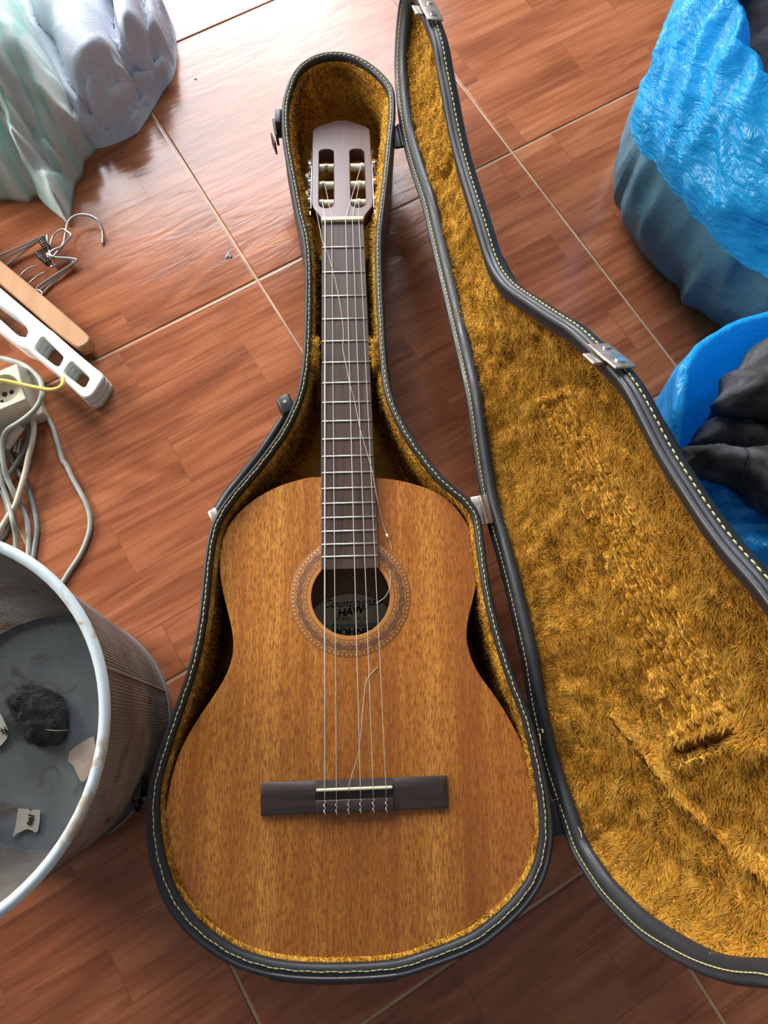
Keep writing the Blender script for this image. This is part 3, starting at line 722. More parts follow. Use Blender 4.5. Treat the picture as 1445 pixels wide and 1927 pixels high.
# neck, fretboard, frets
def fw(y): return .0257 + (.65 - y) / .46 * .0058                 # half width of the fretboard at y
YE = 0.2165; ZF = ZT + .0058
neck = []
V = []
for y, dz in ((.650, .024), (.60, .021), (.345, .024), (.33, .060), (.322, .075)):
    a = fw(y) - .0005
    V += [gp(x, y, z) for x, z in ((-a, ZF - .004), (-a * .96, ZF - .008), (-a * .65, ZF - dz * .8), (0, ZF - dz), (a * .65, ZF - dz * .8), (a * .96, ZF - .008), (a, ZF - .004))]
mesh('neck', V, [f[::-1] for f in grid_faces(5, 7)], M_SIDE, gtr)
V = []
for y in (.6495, YE):
    a = fw(y); V += [gp(x, y, z) for x, z in ((-a, ZT - .0002), (-a, ZF - .0006), (-a + .0006, ZF), (a - .0006, ZF), (a, ZF - .0006), (a, ZT - .0002))]
V = V; n = 6
fb = mesh('fretboard', V, [(i, (i + 1) % n, n + (i + 1) % n, n + i) for i in range(n)] + [tuple(range(n))[::-1], tuple(range(n, 2 * n))], M_ROSEWOOD, gtr); autosmooth(fb, 30)
for k in range(1, 19):
    y = .65 * 2 ** (-k / 12.0); a = fw(y) - .0012
    xs = np.array([-a, -a + .0008, 0, a - .0008, a]); zs = np.array([-.0004, .0006, .0007, .0006, -.0004])
    tube('fret', [gp(x, y, ZF + z) for x, z in zip(xs, zs)], .00095, M_FRET, fb, 8)
box('nut', gp(0, .6520, ZF + .0006), (*(GX * .0258), 0), (*(GY * .0026), 0), (0, 0, .0036), M_BONE, gtr, .0010)

# slotted headstock, tilted back
TB = math.radians(13)
HYd = np.array([*(GY * math.cos(TB)), -math.sin(TB)]); HZd = np.array([*(GY * math.sin(TB)), math.cos(TB)]); HXd = np.array([*GX, 0])
H0 = gp(0, .6545, ZF - .001)
def hp(x, y, z): return H0 + HXd * x + HYd * y + HZd * z
half = [(.0262, 0), (.0272, .004), (.0305, .011), (.0365, .021), (.0384, .030), (.0386, .10), (.0384, .168), (.037, .176), (.030, .183), (.020, .188), (.010, .1935), (0, .195)]
HO = np.array(half + [(-x, y) for x, y in half[-2::-1]])
HO = np.vstack([HO[:5], catmull(HO[4:-4], 3), HO[-4:]])
_, k_ = np.unique(HO.round(6), axis=0, return_index=True); HO = HO[np.sort(k_)]
def slot(s):
    P = []; c = .0200 * s; w = .0094
    for a in np.linspace(0, math.pi, 9): P.append((c + w * math.cos(a), .129 + w * .55 * math.sin(a)))
    for a in np.linspace(math.pi, 2 * math.pi, 9): P.append((c + w * math.cos(a), .029 + w * .9 * math.sin(a)))
    return np.array(P)
head = prism('headstock', HO, -.018, 0, M_HEAD, gtr, .0008, [slot(-1), slot(1)])
for v in head.data.vertices: v.co = Vector(hp(*v.co))
head.data.update()
for s in (-1, 1):
    pl = box('tuner_plate', hp(s * .0392, .076, -.009), HXd * .0007, HYd * .054, HZd * .0075, M_CHROME, gtr, .0005)
    for y in (.020, .132): cyl('plate_tip', hp(s * .0402, y, -.006), hp(s * .0402, y + (-.006 if y < .05 else .007), -.006), .0022, M_CHROME, pl, 10, .0012)
    for y in (.038, .0725, .107):
        cyl('tuner_roller', hp(s * .0104, y, -.008), hp(s * .0300, y, -.008), .0050, M_ROLLER, gtr, 18)
        cyl('tuner_gear', hp(s * .0400, y, -.004), hp(s * .0428, y, -.004), .0048, M_CHROME, pl, 14)
        cyl('tuner_worm', hp(s * .0420, y - .0080, -.0105), hp(s * .0420, y + .0080, -.0105), .0022, M_CHROME, pl, 10)
        cyl('tuner_bracket', hp(s * .0400, y + .0105, -.006), hp(s * .0455, y + .0105, -.007), .0028, M_CHROME, pl, 10, .0020)
        kb = cyl('tuner_shaft', hp(s * .0420, y + .006, -.011), hp(s * .0440, y + .006, -.026), .0016, M_CHROME, gtr, 8)
        cyl('tuner_button', hp(s * .0440, y + .006, -.023), hp(s * .0450, y + .006, -.037), .0052, M_ROLLER, kb, 12, .0068)

# strings: five stretched, the fourth slack and curling away
def gxy(px, py, z): return at(px, py, z)
ZN, ZB = ZF + .0044, ZT + .0105
def string(nutpx, brpx, r, mt, roller, side):
    a = at(nutpx, 412, ZN); b = at(brpx, 1477, ZB)
    rp = hp(side * roller[0], roller[1], -.0035)
    tie = np.array(bp(((brpx - 667) / 351.) * .1844, -hy + .0115, .0078))
    P = [rp, a + (0, .002, -.0004), a, *[a + (b - a) * t for t in (.25, .5, .75)], b, tie]
    o = tube('string', P, r, mt, gtr, 6)
    # the loop round the tie block and its twisted tail
    q = []
    x0 = ((brpx - 667) / 351.) * .1844
    for t in np.linspace(0, 1, 34):
        ph = t * 2 * math.pi * 2.6; q.append(bp(x0 + .00075 * math.sin(ph) * (1.3 - .6 * t), -hy + .0115 - .0140 * t, .0096 + .0007 * math.cos(ph) - .004 * max(0, t - .85) / .15))
    tube('string_knot', q, max(r * .8, .00042), mt, o, 5)
string(611.8, 611, .00068, M_WOUND, (.0255, .038), -1)
string(624.0, 633, .00036, M_NYLON, (.0225, .0725), -1)
string(650.2, 678, .00042, M_NYLON, (.0255, .107), 1)
string(663.0, 702, .00036, M_NYLON, (.0225, .0725), 1)
string(675.2, 726, .00032, M_NYLON, (.0205, .038), 1)
sl = [(594, 391, ZF), (598, 412, ZF - .001), (602, 431, ZF + .002), (606, 452, ZF + .003), (614, 471, ZF + .003), (624, 500.7, ZF + .003), (631.7, 532, ZF + .004), (637.8, 562, ZF + .003), (644, 601, ZF + .003), (646, 632, ZF + .002), (645, 657, ZF + .003), (651, 686, ZF + .003), (658.5, 723, ZF + .003), (668, 759, ZF + .003), (678, 808, ZF + .003), (690, 850, ZF + .003), (700, 884, ZF + .002), (705, 912, ZF + .001), (710, 940, ZF - .001), (716, 965, ZT + .002), (724, 997, ZT + .0012), (730, 1010, ZT + .001), (735, 1024, ZT + .0007), (737, 1036, ZT + .0007)]
s4 = tube('string', catmull(np.array([at(*p) for p in sl]), 4), .00036, M_NYLON, gtr, 5); tag(s4, 'slack broken string curling over the frets')
tube('string_end', [at(727, 1005, ZT + .0016), at(731, 1012, ZT + .0016)], .0012, mat('white_fluff', (.85, .84, .82), .8), s4, 6)
sl = [(708, 1135, ZT + .004), (716, 1130, ZT + .004), (724, 1124, ZT + .003), (730, 1114, ZT + .002), (734, 1102, ZT + .001), (735, 1088, ZT + .001), (733, 1072, ZT + .001)]
tube('string_end', catmull(np.array([at(*p) for p in sl]), 4), .00036, M_NYLON, s4, 5)
sl = [(655.5, 1492, ZB - .002), (656, 1480, ZB + .001), (663, 1455, ZB), (671, 1430, ZB), (676, 1405, ZB), (680, 1370, ZB - .003), (684, 1320, ZT + .003), (690, 1280, ZT + .0012), (704, 1262, ZT + .0008), (711, 1255, ZT + .0008)]
o = tube('string', catmull(np.array([at(*p) for p in sl]), 4), .00034, M_NYLON, gtr, 5); tag(o, 'lower stub of the broken string still tied at the bridge')
q = []; x0 = ((655.5 - 667) / 351.) * .1844
for t in np.linspace(0, 1, 30):
    ph = t * 2 * math.pi * 2.6; q.append(bp(x0 + .00075 * math.sin(ph), -hy + .0115 - .0135 * t, .0096 + .0007 * math.cos(ph)))
tube('string_knot', q, .0004, M_NYLON, o, 5)
# windings on the rollers
for s, y, x, mt in ((-1, .038, .026, M_WOUND), (-1, .0725, .0245, M_NYLON), (-1, .107, .0205, M_NYLON), (1, .038, .021, M_NYLON), (1, .0725, .0225, M_NYLON), (1, .107, .0262, M_NYLON)):
    q = []
    for t in np.linspace(0, 1, 40):
        ph = t * 2 * math.pi * 4; q.append(hp(s * (x - .002 + .004 * t), y + .0054 * math.cos(ph), -.008 + .0054 * math.sin(ph)))
    tube('string_winding', q, .0006, M_STEEL if s < 0 else mt, gtr, 5)
# ------------------------------------------------------------------ wire mesh waste bin
BC = np.array([-.358, -.002]); BR0, BR1, BH = .1290, .1535, .305
bin_ = thing('waste_bin', (*BC, 0), 'round wire mesh waste bin with pale rim, rust stained, left of the guitar case', 'bin')
M_BRIM = m_simple('pale_blue_white_enamel', (.60, .70, .74), (.68, .76, .78), (30, 30, 30), .35); g = G(M_BRIM)
chip = g.ramp(g.noise(g.coord((28, 28, 40)), 1, 5, .8), [(.57, GRAY(0)), (.63, GRAY(.8))])
g.base(g.mix(chip, g.ramp(g.noise(g.coord((30, 30, 30)), 1, 3), [(.3, (.56, .66, .70)), (.7, (.66, .74, .76))]), (.42, .30, .19)))
M_MESH = m_simple('dusty_mesh_wire', (.20, .175, .155), (.31, .28, .25), (18, 18, 18), .5, metal=.35); g = G(M_MESH)
rust = g.ramp(g.noise(g.coord((16, 16, 12), loc=(2, 1, 4)), 1, 5, 1.0), [(.58, GRAY(0)), (.70, GRAY(.9))])
g.base(g.mix(rust, g.ramp(g.noise(g.coord((18, 18, 18)), 1, 4), [(.3, (.19, .17, .15)), (.7, (.32, .29, .26))]), (.16, .055, .025)))
M_BBASE = m_simple('grey_painted_steel', (.16, .19, .205), (.22, .25, .265), (24, 24, 24), .5, lo=.3, hi=.7); g = G(M_BBASE)
st = g.ramp(g.noise(g.coord((26, 26, 26), loc=(5, 2, 1)), 1, 5, 1.0), [(.56, GRAY(0)), (.68, GRAY(.7))])
g.base(g.mix(st, g.ramp(g.noise(g.coord((30, 30, 30)), 1, 4), [(.3, (.17, .20, .215)), (.7, (.23, .26, .275))]), (.12, .075, .035)))
nv, nh = 300, 104; mb = MB()
def bpt(a, t, dr=0.0):
    r = BR0 + (BR1 - BR0) * t ** .9 + dr; return (BC[0] + r * math.cos(a), BC[1] + r * math.sin(a), .012 + (BH - .016) * t)
A64 = np.linspace(0, 2 * math.pi, 80, endpoint=False)
for k in range(nh):
    t = (k + .5) / nh; V = []
    for a in A64:
        for dr, dz in ((.0007, 0), (0, .0006), (-.0007, 0), (0, -.0006)):
            x, y, z = bpt(a, t, dr); V.append((x, y, z + dz))
    mb.add(V, [(i * 4 + q, i * 4 + (q + 1) % 4, ((i + 1) % 80) * 4 + (q + 1) % 4, ((i + 1) % 80) * 4 + q) for i in range(80) for q in range(4)])
for k in range(nv):
    a = 2 * math.pi * k / nv; P = [bpt(a, t, .0004) for t in np.linspace(0, 1, 7)]
    mb.add(*tube_geo(P, .00078, 3, False, False))
o = mb.build('wire_mesh', M_MESH, bin_); o['kind'] = 'stuff'
V = []; n = len(A64)
for r, z in ((BR0 - .004, 0), (BR0 + .0015, 0), (BR0 + .0022, .004), (BR0 + .0022, .014), (BR0 + .0005, .0145), (BR0 - .0002, .009), (BR0 - .003, .0075)): V += [(BC[0] + r * math.cos(a), BC[1] + r * math.sin(a), z) for a in A64]
F = grid_faces(7, n) + [tuple(range(n))[::-1], tuple(range(6 * n, 7 * n))]
autosmooth(mesh('base_pan', V, F, M_BBASE, bin_), 40)
rim = [(BC[0] + (BR1 + .0015) * math.cos(a), BC[1] + (BR1 + .0015) * math.sin(a), BH) for a in A64]
tube('rim', rim, .0046, M_BRIM, bin_, 10, True)
seam = [bpt(.32, t, .0012) for t in np.linspace(.02, .97, 12)]; tube('seam', seam, .0011, M_MESH, bin_, 6)

# what lies in the bin
ZI = .0085
M_LINT = m_simple('grey_lint', (.10, .097, .095), (.20, .19, .185), (60, 60, 60), .95, .8, 500)
P = resample(catmull(ats([(18, 1302), (40, 1291), (70, 1293), (95, 1303), (112, 1318), (120, 1345), (122, 1372), (112, 1393), (88, 1403), (60, 1403), (35, 1385), (22, 1360), (12, 1330)], .02)[:, :2], 3, True), 60, True)
def zl(xy, d):
    q = np.c_[xy, 0 * d]; return ZI + .026 * (1 - np.exp(-d / .008)) + .006 * ridged(q, 55, 2) * sstep(d, 0, .01)
lint = pillow('lint_ball', P, zl, ZI - .0005, .0028, M_LINT)
tag(lint, 'dark grey wad of lint and hair at the bottom of the bin', 'lint')
Vs = np.array([v.co for v in lint.data.vertices]); Fs = [tuple(f.vertices) for f in lint.data.polygons][:-1]
o = fur('lint_fuzz', Vs, Fs, 9000, .008, lambda p, N: np.stack([fbm(p, 40, 2), fbm(p + 4, 40, 2), 0 * p[:, 0]], 1) * 1.6, M_LINT, lint, .0003, .15, None, .8)
c0 = at(85, 1374, .036); tube('white_hair', [at(85, 1373, .037), at(104, 1375, .037), at(128, 1374, .030)], .0005, M_PAPER, lint, 5)
def scrap(name, px, z, label, mt=M_PAPER, warp=.004, tilt=0.0, cat='paper scrap'):
    P = ats(px, z)[:, :2]; P = resample(P, max(24, len(px) * 4), True); V, F, nb = sheet2d(P, .006); c = P.mean(0)
    def zz(v, up): return z + warp * (fbm(np.c_[v, 0 * v[:, 0]], 40, 2) * .5 + .5) + tilt * (v[:, 0] - c[0]) + up
    n = len(V); Va = np.vstack([np.c_[V, zz(V, .0004)], np.c_[V, zz(V, 0)]])
    Fa = F + [tuple(i + n for i in f[::-1]) for f in F] + [(n + k, n + (k + 1) % nb, (k + 1) % nb, k) for k in range(nb)]
    o = mesh(name, Va, Fa, mt); autosmooth(o, 60); return tag(o, label, cat)
def ink(pts, z, parent, r=.0007, name='handwriting', mt=None):
    return tube(name, catmull(np.array([at(*p, z) for p in pts]), 4), r, mt or M_INK, parent, 6)
s1 = scrap('paper_scrap', [(35, 1521), (56, 1523), (76, 1524), (75, 1545), (72, 1564), (67, 1567), (60, 1562), (49, 1560), (40, 1565), (33, 1568), (24, 1576), (29, 1558)], ZI + .002, 'torn white paper scrap with a handwritten 100, lying flat in the bin', M_PAPER, .001)
ink([(53, 1533), (64, 1536)], ZI + .0036, s1); ink([(54, 1541), (58, 1539), (63, 1541), (59, 1544), (54, 1541)], ZI + .0036, s1); ink([(51, 1549), (55, 1546), (60, 1548), (56, 1552), (51, 1549)], ZI + .0036, s1); ink([(56, 1523.4), (58, 1524)], ZI + .0036, s1)
s2 = scrap('paper_scrap', [(-20, 1338), (2, 1343), (8, 1354), (17, 1376), (14, 1390), (4, 1402), (-6, 1410), (-25, 1400)], ZI + .003, 'white paper scrap with a handwritten letter at the left edge, beside the lint', M_PAPER, .002)
ink([(-2, 1377), (10, 1373), (15, 1380)], ZI + .0065, s2); ink([(2, 1370), (7, 1382)], ZI + .0065, s2); ink([(9, 1368), (12, 1384)], ZI + .0065, s2)
s3 = scrap('card_scrap', [(115, 1427), (142, 1403), (180, 1384), (190, 1420), (168, 1466), (155, 1473), (135, 1439)], ZI + .004, 'beige piece of card leaning on the inside wall of the bin', M_CARD, .004, .45, 'card scrap')

# ------------------------------------------------------------------ laundry, top left
M_TOWEL = m_simple('white_terry_towel', (.55, .60, .69), (.62, .66, .74), (40, 40, 40), .95, .55, 380)
def m_sheet():
    m_ = mat('mint_striped_cotton', rough=.85, spec=.2); g = G(m_)
    v = g.coord((1, 1, .35), (0, 0, math.radians(-18)))
    wv = g.n('ShaderNodeTexWave', wave_type='BANDS', bands_direction='X'); g.l(v, wv.inputs['Vector'])
    for k, q in (('Scale', 6.5), ('Distortion', 3.2), ('Detail', 1.0), ('Detail Scale', 1.2)): wv.inputs[k].default_value = q
    c1 = g.ramp(wv.outputs['Fac'], [(0, (.60, .66, .63)), (.45, (.58, .65, .62)), (.58, (.34, .60, .53)), (.82, (.38, .61, .54)), (.92, (.58, .66, .59))])
    big = g.noise(g.coord((7, 7, 7)), 1, 2)
    g.base(g.mix(g.ramp(big, [(.40, GRAY(0)), (.62, GRAY(.55))]), c1, (.46, .62, .60))); g.bump(g.noise(g.coord((700, 700, 700)), 1, 2), .2, .0005)
    return m_
M_SHEET = m_sheet()
def L2d(px, z): return ats(px, z)[:, :2]
tw = [(276, -30), (272, 8), (283, 20), (300, 17), (318, 27), (326, 48), (328, 85), (326, 112), (318, 136), (305, 152), (288, 180), (270, 210), (255, 232), (235, 245), (205, 258), (172, 266), (140, 270), (80, 200), (-10, 60), (-60, -120), (120, -190), (280, -170)]
P = resample(catmull(L2d(tw, .015), 4, True), 260, True)
LAY = [([(150, 262), (193, 236), (235, 194), (262, 174), (292, 155), (318, 124), (340, 90), (330, -200), (-60, -200), (60, 200)], .026, .026, .012),
       ([(130, 190), (170, 186), (205, 172), (228, 150), (262, 112), (294, 88), (312, 58), (306, 20), (300, -200), (-60, -200)], .052, .026, .012),
       ([(205, -60), (211, 50), (217, 86), (226, 97), (240, 98), (255, 92), (270, 72), (284, 54), (300, 42), (296, 24), (285, -20), (285, -100), (210, -100)], .074, .016, .009),
       ([(60, -90), (52, -10), (70, 31), (94, 54), (110, 99), (122, 132), (139, 156), (160, 170), (182, 170), (204, 162), (228, 134), (236, 112), (222, 96), (214, 72), (206, 36), (198, -10), (200, -90)], .084, .056, .034),
       ([(207, -70), (209, 0), (217, 35), (222, 58), (238, 77), (254, 72), (268, 54), (266, 23), (262, -20), (262, -70)], .092, .040, .018)]
LAY = [(resample(catmull(L2d(p, z), 4, True), 90, True), h, r) for p, z, h, r in LAY]
def ztow(xy, d):
    q = np.c_[xy, 0 * d]; z = .030 * np.sqrt(np.clip(1 - (1 - np.clip(d / .018, 0, 1)) ** 2, 0, 1)); g_ = sstep(d, .0, .008)
    for L, h, r in LAY:
        ins = in_poly(xy, L); dl = d_line(xy, L, True)
        z = z + g_ * (h * np.where(ins, np.sqrt(np.clip(1 - (1 - np.clip(dl / r, 0, 1)) ** 2, 0, 1)), 0) - .007 * np.exp(-(np.where(ins, 0, dl) / .005) ** 2))
    return np.maximum(z + .005 * fbm(q, 11, 2) * sstep(d, 0, .02) + .003 * ridged(np.stack([xy[:, 0] + xy[:, 1], (xy[:, 1] - xy[:, 0]) * .3, 0 * d], 1), 22, 2) * g_, .0)
tow = pillow('towel', P, ztow, 0.0, .0034, M_TOWEL); tag(tow, 'folded white terry towel heaped beside the mint striped sheet', 'towel')
sh = [(30, -160), (44, -10), (62, 30), (82, 62), (106, 112), (135, 172), (154, 213), (161, 245), (171, 265), (166, 274), (151, 286), (149, 300), (145, 315), (133, 330), (130, 350), (126, 380), (123, 410), (110, 398), (92, 384), (70, 364), (57, 350), (45, 362), (32, 363), (0, 358), (-120, 340), (-260, 40), (-160, -200)]
P = resample(catmull(L2d(sh, .02), 4, True), 320, True)
tip = at(123, 410, .02)[:2]
sf = [([(20, 30), (60, 110), (92, 190), (150, 250)], .020, .020), ([(-30, 60), (20, 140), (50, 220), (56, 300)], .026, .013), ([(0, 150), (30, 190), (60, 260)], -.016, .010), ([(-40, 120), (10, 200), (36, 270), (42, 300)], -.022, .010), ([(0, 226), (30, 262), (58, 306)], .018, .006),
      ([(60, 288), (90, 296), (126, 322)], -.013, .006), ([(75, 290), (110, 300), (140, 306)], .010, .006), ([(58, 258), (95, 276), (120, 290)], -.010, .006), ([(56, 305), (54, 335), (50, 350)], .010, .006), ([(72, 312), (80, 340), (70, 345)], -.007, .005), ([(100, 130), (125, 190), (150, 240)], .014, .012), ([(85, 120), (105, 180), (130, 240)], -.010, .008), ([(60, 60), (80, 130), (110, 220)], -.010, .009), ([(66, 350), (95, 372), (120, 402)], .006, .005)]
sf = [(L2d(p, .10 if p[-1][1] < 280 else .05), a, s * .72) for p, a, s in sf]
def zsh(xy, d):
    q = np.c_[xy, 0 * d]; dt = np.linalg.norm(xy - tip, axis=1)
    z = .030 + .15 * (1 - np.exp(-d / .06)) * sstep(dt, .05, .20) + .03 * sstep(d, 0, .02) + .03 * sstep(d, .1, .3)
    for p, a, s in sf: z = z + a * np.exp(-(d_line(xy, p) / s) ** 2) * sstep(d, 0, .012)
    return np.maximum(z + (.006 * fbm(q, 14, 3) + .005 * ridged(np.stack([xy[:, 0] * 1.5 + xy[:, 1] * .6, xy[:, 1] * .6 - xy[:, 0] * .3, 0 * d], 1), 18, 3)) * sstep(d, 0, .03) - .020 * (1 - sstep(d, 0, .008)), .004)
she = pillow('bed_sheet', P, zsh, lambda v: np.full(len(v), .0), .0050, M_SHEET); tag(she, 'crumpled white bed sheet with pale mint stripes heaped in the top left corner', 'bed sheet')

# ------------------------------------------------------------------ hangers
def wpath(pts, z=.008, per=5): return catmull(np.array([at(p[0], p[1], p[2] if len(p) > 2 else z) for p in pts]), per)
hk = thing('wire_hanger', at(110, 480, 0), 'chrome wire hanger with the big open hook, nearest the sheet tip', 'hanger', 'chrome wire hangers')
tube('hook', wpath([(100.5, 484, .012), (110, 472, .014), (120, 457, .016), (124, 437, .018), (127, 420, .018), (138, 408, .017), (154, 404, .016), (170, 406.5, .014), (183, 414, .012), (191, 426, .009), (194, 440, .005), (193.5, 459, .0022)]), .0019, M_WIRE, hk, 10)
tube('shoulder', wpath([(-60, 505, .010), (0, 480, .012), (45, 461, .013), (84, 443.5, .014), (89, 446, .014), (90, 456, .013), (92, 470, .012), (99, 483, .012), (126, 485.5, .011), (143, 488.5, .010), (141, 493, .009), (100, 520, .007), (71, 540, .006), (69, 545, .005), (79, 554, .004), (60, 590, .004)], .01), .0016, M_WIRE, hk, 8)
h2 = thing('wire_hanger', at(90, 500, 0), 'chrome wire hanger with the small bent loop, under the big hook', 'hanger', 'chrome wire hangers')
tube('hook', wpath([(94.6, 462, .020), (101, 443, .022), (110, 434, .022), (120, 431.6, .021), (127, 436, .021), (134, 443.5, .021), (122, 457, .020), (114, 465, .018), (102.5, 469, .016), (92.6, 477, .012)], .02, 5), .0014, M_WIRE, h2, 8)
tube('shoulder', wpath([(-60, 520, .006), (4, 489, .007), (40, 470, .008), (79, 450, .010), (86, 452, .010), (80, 462, .010), (92, 478, .010), (100, 487, .009), (123, 487, .008), (138, 495, .006), (105, 522, .005), (73, 548, .004), (60, 575, .004)], .008), .0015, M_WIRE, h2, 8)
h3 = thing('wire_hanger', at(75, 505, 0), 'chrome wire hanger lying lowest, with coiled clip springs', 'hanger', 'chrome wire hangers')
tube('shoulder', wpath([(-60, 545, .004), (13, 498, .005), (45, 474, .006), (77, 452, .007), (84, 458, .007), (95, 499, .005), (104, 499, .005), (120, 489, .004), (132, 492, .004), (136, 499, .004), (105, 527, .003), (79, 554, .003), (66, 575, .003)], .006), .0014, M_WIRE, h3, 8)
tube('clip_wire', wpath([(68, 500, .010), (56, 504, .009), (47, 510, .008), (39, 518, .006), (28, 532, .005)]), .0012, M_WIRE, h3, 8)
tube('clip_wire', wpath([(85, 512, .010), (76, 516, .009), (67, 522, .008), (55, 533, .006), (44, 546, .005)]), .0012, M_WIRE, h3, 8)
for (ax, ay), (bx_, by_) in (((78, 452), (90, 470)), ((72, 476), (80, 486)), ((80, 484), (92, 496))):
    a, b = at(ax, ay, .016), at(bx_, by_, .013); q = []; dv = (b - a); u = np.cross(dv, [0, 0, 1.]); u /= np.linalg.norm(u)
    for t in np.linspace(0, 1, 44):
        ph = t * 2 * math.pi * 5; q.append(a + dv * t + u * .0042 * math.cos(ph) + np.array([0, 0, .0042 * math.sin(ph)]))
    tube('spring', q, .0010, m_simple('dark_spring_steel', (.10, .09, .09), (.2, .19, .18), rough=.4, metal=.9), h3, 6)
M_WOODH = m_simple('tan_beech', (.50, .255, .12), (.57, .31, .155), (60, 4, 4), .45, .05, 300)
wd = [(-150, 365), (0, 489), (40, 522), (81, 556), (125, 594), (160, 625), (166.5, 631), (169, 637), (166, 644), (160, 649), (154, 652), (145, 653.5), (120, 636), (94.6, 615), (50, 576), (0, 533), (-150, 405)]
wp = catmull(L2d(wd, .030)[3:-2], 3); P = np.vstack([L2d(wd, .030)[:3], wp, L2d(wd, .030)[-2:]])
P = resample(P, 90, True)
wo = prism('wooden_hanger', P, .008, .030, M_WOODH, None, .0016); tag(wo, 'tan wooden hanger bar with a rounded end, above the white plastic hangers', 'hanger')
M_WPL = m_simple('white_plastic', (.68, .72, .69), (.74, .77, .74), (30, 30, 30), .35)
outl = [(-150, 430), (0, 541), (45, 579), (88, 615), (93, 618.5), (98, 622), (135, 655), (173, 687), (191, 701), (195, 706), (193, 714), (180, 735), (173, 744), (165, 748), (157, 748.5), (150, 744), (118, 713), (65, 668), (52, 657), (43, 654), (34, 650), (0, 624), (-150, 500)]
holes = [[(78, 636), (82, 633.5), (117, 667), (119.5, 672), (111, 689), (107, 690), (68, 660), (66, 655)], [(133, 682), (137, 681), (166, 706), (168.5, 711), (160.5, 728), (156, 729), (123, 704), (121, 699)], [(-120, 478), (-8, 569), (30, 595), (52, 614), (55.5, 621), (55, 629), (49, 638), (41, 638), (0, 600), (-125, 498)]]
for k, lab in enumerate(('white plastic hanger with oblong slots, topmost of three nested together', 'white plastic hanger in the middle of three nested together', 'white plastic hanger at the bottom of three nested together')):
    z1 = .0290 - k * .0098; off = np.array([.0016, -.0012]) * k
    po = resample(catmull(L2d(outl, .029)[1:-1], 3), 110) if False else np.vstack([L2d(outl, .029)[:1], catmull(L2d(outl, .029)[1:-1], 3), L2d(outl, .029)[-1:]])
    hs = [resample(smooth_closed(resample(L2d(h, .029), 40, True), 1), 40, True) + off for h in holes]
    if k == 0: po = resample(po, 130, True)
    else: po = resample(po, 130, True) + off
    tag(prism('plastic_hanger', po, z1 - .0090, z1, M_WPL, None, .0018, hs), lab, 'hanger', 'nested white plastic hangers')

# ------------------------------------------------------------------ power strip and leads
M_STRIP = m_simple('yellowed_ivory_plastic', (.58, .54, .42), (.66, .62, .50), (30, 30, 30), .45)
M_GREY = m_simple('grey_cable', (.30, .32, .28), (.37, .39, .35), (60, 60, 60), .5)
M_DGREY = m_simple('dark_grey_cable', (.17, .19, .195), (.22, .24, .24), (60, 60, 60), .5)
M_CREAM = m_simple('cream_cable', (.55, .50, .38), (.64, .59, .46), (60, 60, 60), .5)
M_YEL = mat('yellow_wire', (.66, .50, .11), .45)
strip = thing('power_strip', at(5, 745, 0), 'ivory socket strip with one round socket showing at the left edge', 'power strip')
ZS = .056
A1, B1 = at(30, 684, ZS), at(50, 751, ZS); dv = at(0, 772, ZS) - at(50, 751, ZS); dv = dv / np.linalg.norm(dv) * .16
topP = np.array([B1[:2], A1[:2], A1[:2] + dv[:2], B1[:2] + dv[:2]])
A2, B2b = at(63, 712, .032), at(64, 764, .032)
lowP = np.array([B2b[:2] + (.0, -.008), A2[:2] + (0, .012), A2[:2] + (0, .012) + dv[:2], B2b[:2] + (0, -.008) + dv[:2]])
sc_ = at(7, 731, ZS)[:2]; hole = np.stack([sc_[0] + .0190 * np.cos(angs[::3]), sc_[1] + .0190 * np.sin(angs[::3])], 1)
V = [(*p, .0) for p in lowP] + [(*p, .030) for p in lowP] + [(*p, ZS) for p in topP] + [(*p, ZS) for p in hole]
F = grid_faces(3, 4) + [(3, 2, 1, 0)]
for f in tessellate_polygon([[Vector((*p, 0)) for p in topP], [Vector((*p, 0)) for p in hole]]): F.append(tuple(8 + i for i in f))
o = mesh('housing', V, F, M_STRIP, strip); autosmooth(o, 20)
mod = o.modifiers.new('bevel', 'BEVEL'); mod.width = .0016; mod.segments = 2; mod.limit_method = 'ANGLE'; mod.angle_limit = .5
V = []
for r, z in ((.0190, ZS), (.0186, ZS - .002), (.0182, ZS - .016), (.0005, ZS - .016)): V += [(sc_[0] + r * math.cos(a), sc_[1] + r * math.sin(a), z) for a in angs[::3]]
so = mesh('socket', V, [f[::-1] for f in grid_faces(4, 24)], M_STRIP, strip); autosmooth(so, 40)
M_HOLE = mat('socket_hole_black', (.01, .008, .008), .8)
for px, py, r in ((9, 742, .0032), (22, 738, .0028), (4, 755, .0016)):
    c = at(px, py, ZS - .0158); cyl('pin_hole', c, c + (0, 0, .0006), r, M_HOLE, so, 14)
V = [(*p, z) for z in (.001, .022) for p in (at(62, 786, .022)[:2], at(81, 777, .022)[:2], at(77, 762, .022)[:2], at(30, 772, .022)[:2])]
o = mesh('end_block', V, [(0, 1, 2, 3)[::-1], (4, 5, 6, 7), (0, 1, 5, 4), (1, 2, 6, 5), (2, 3, 7, 6), (3, 0, 4, 7)], M_STRIP, strip, False); autosmooth(o, 20)
mod = o.modifiers.new('bevel', 'BEVEL'); mod.width = .0016; mod.segments = 2
def cable(pts, z, r, mt, label, group=None):
    q = np.array([at(p[0], p[1], p[2] if len(p) > 2 else z) for p in pts]); o = tube('cable', catmull(q, 6), r, mt, None, 12)
    return tag(o, label, 'cable', group)
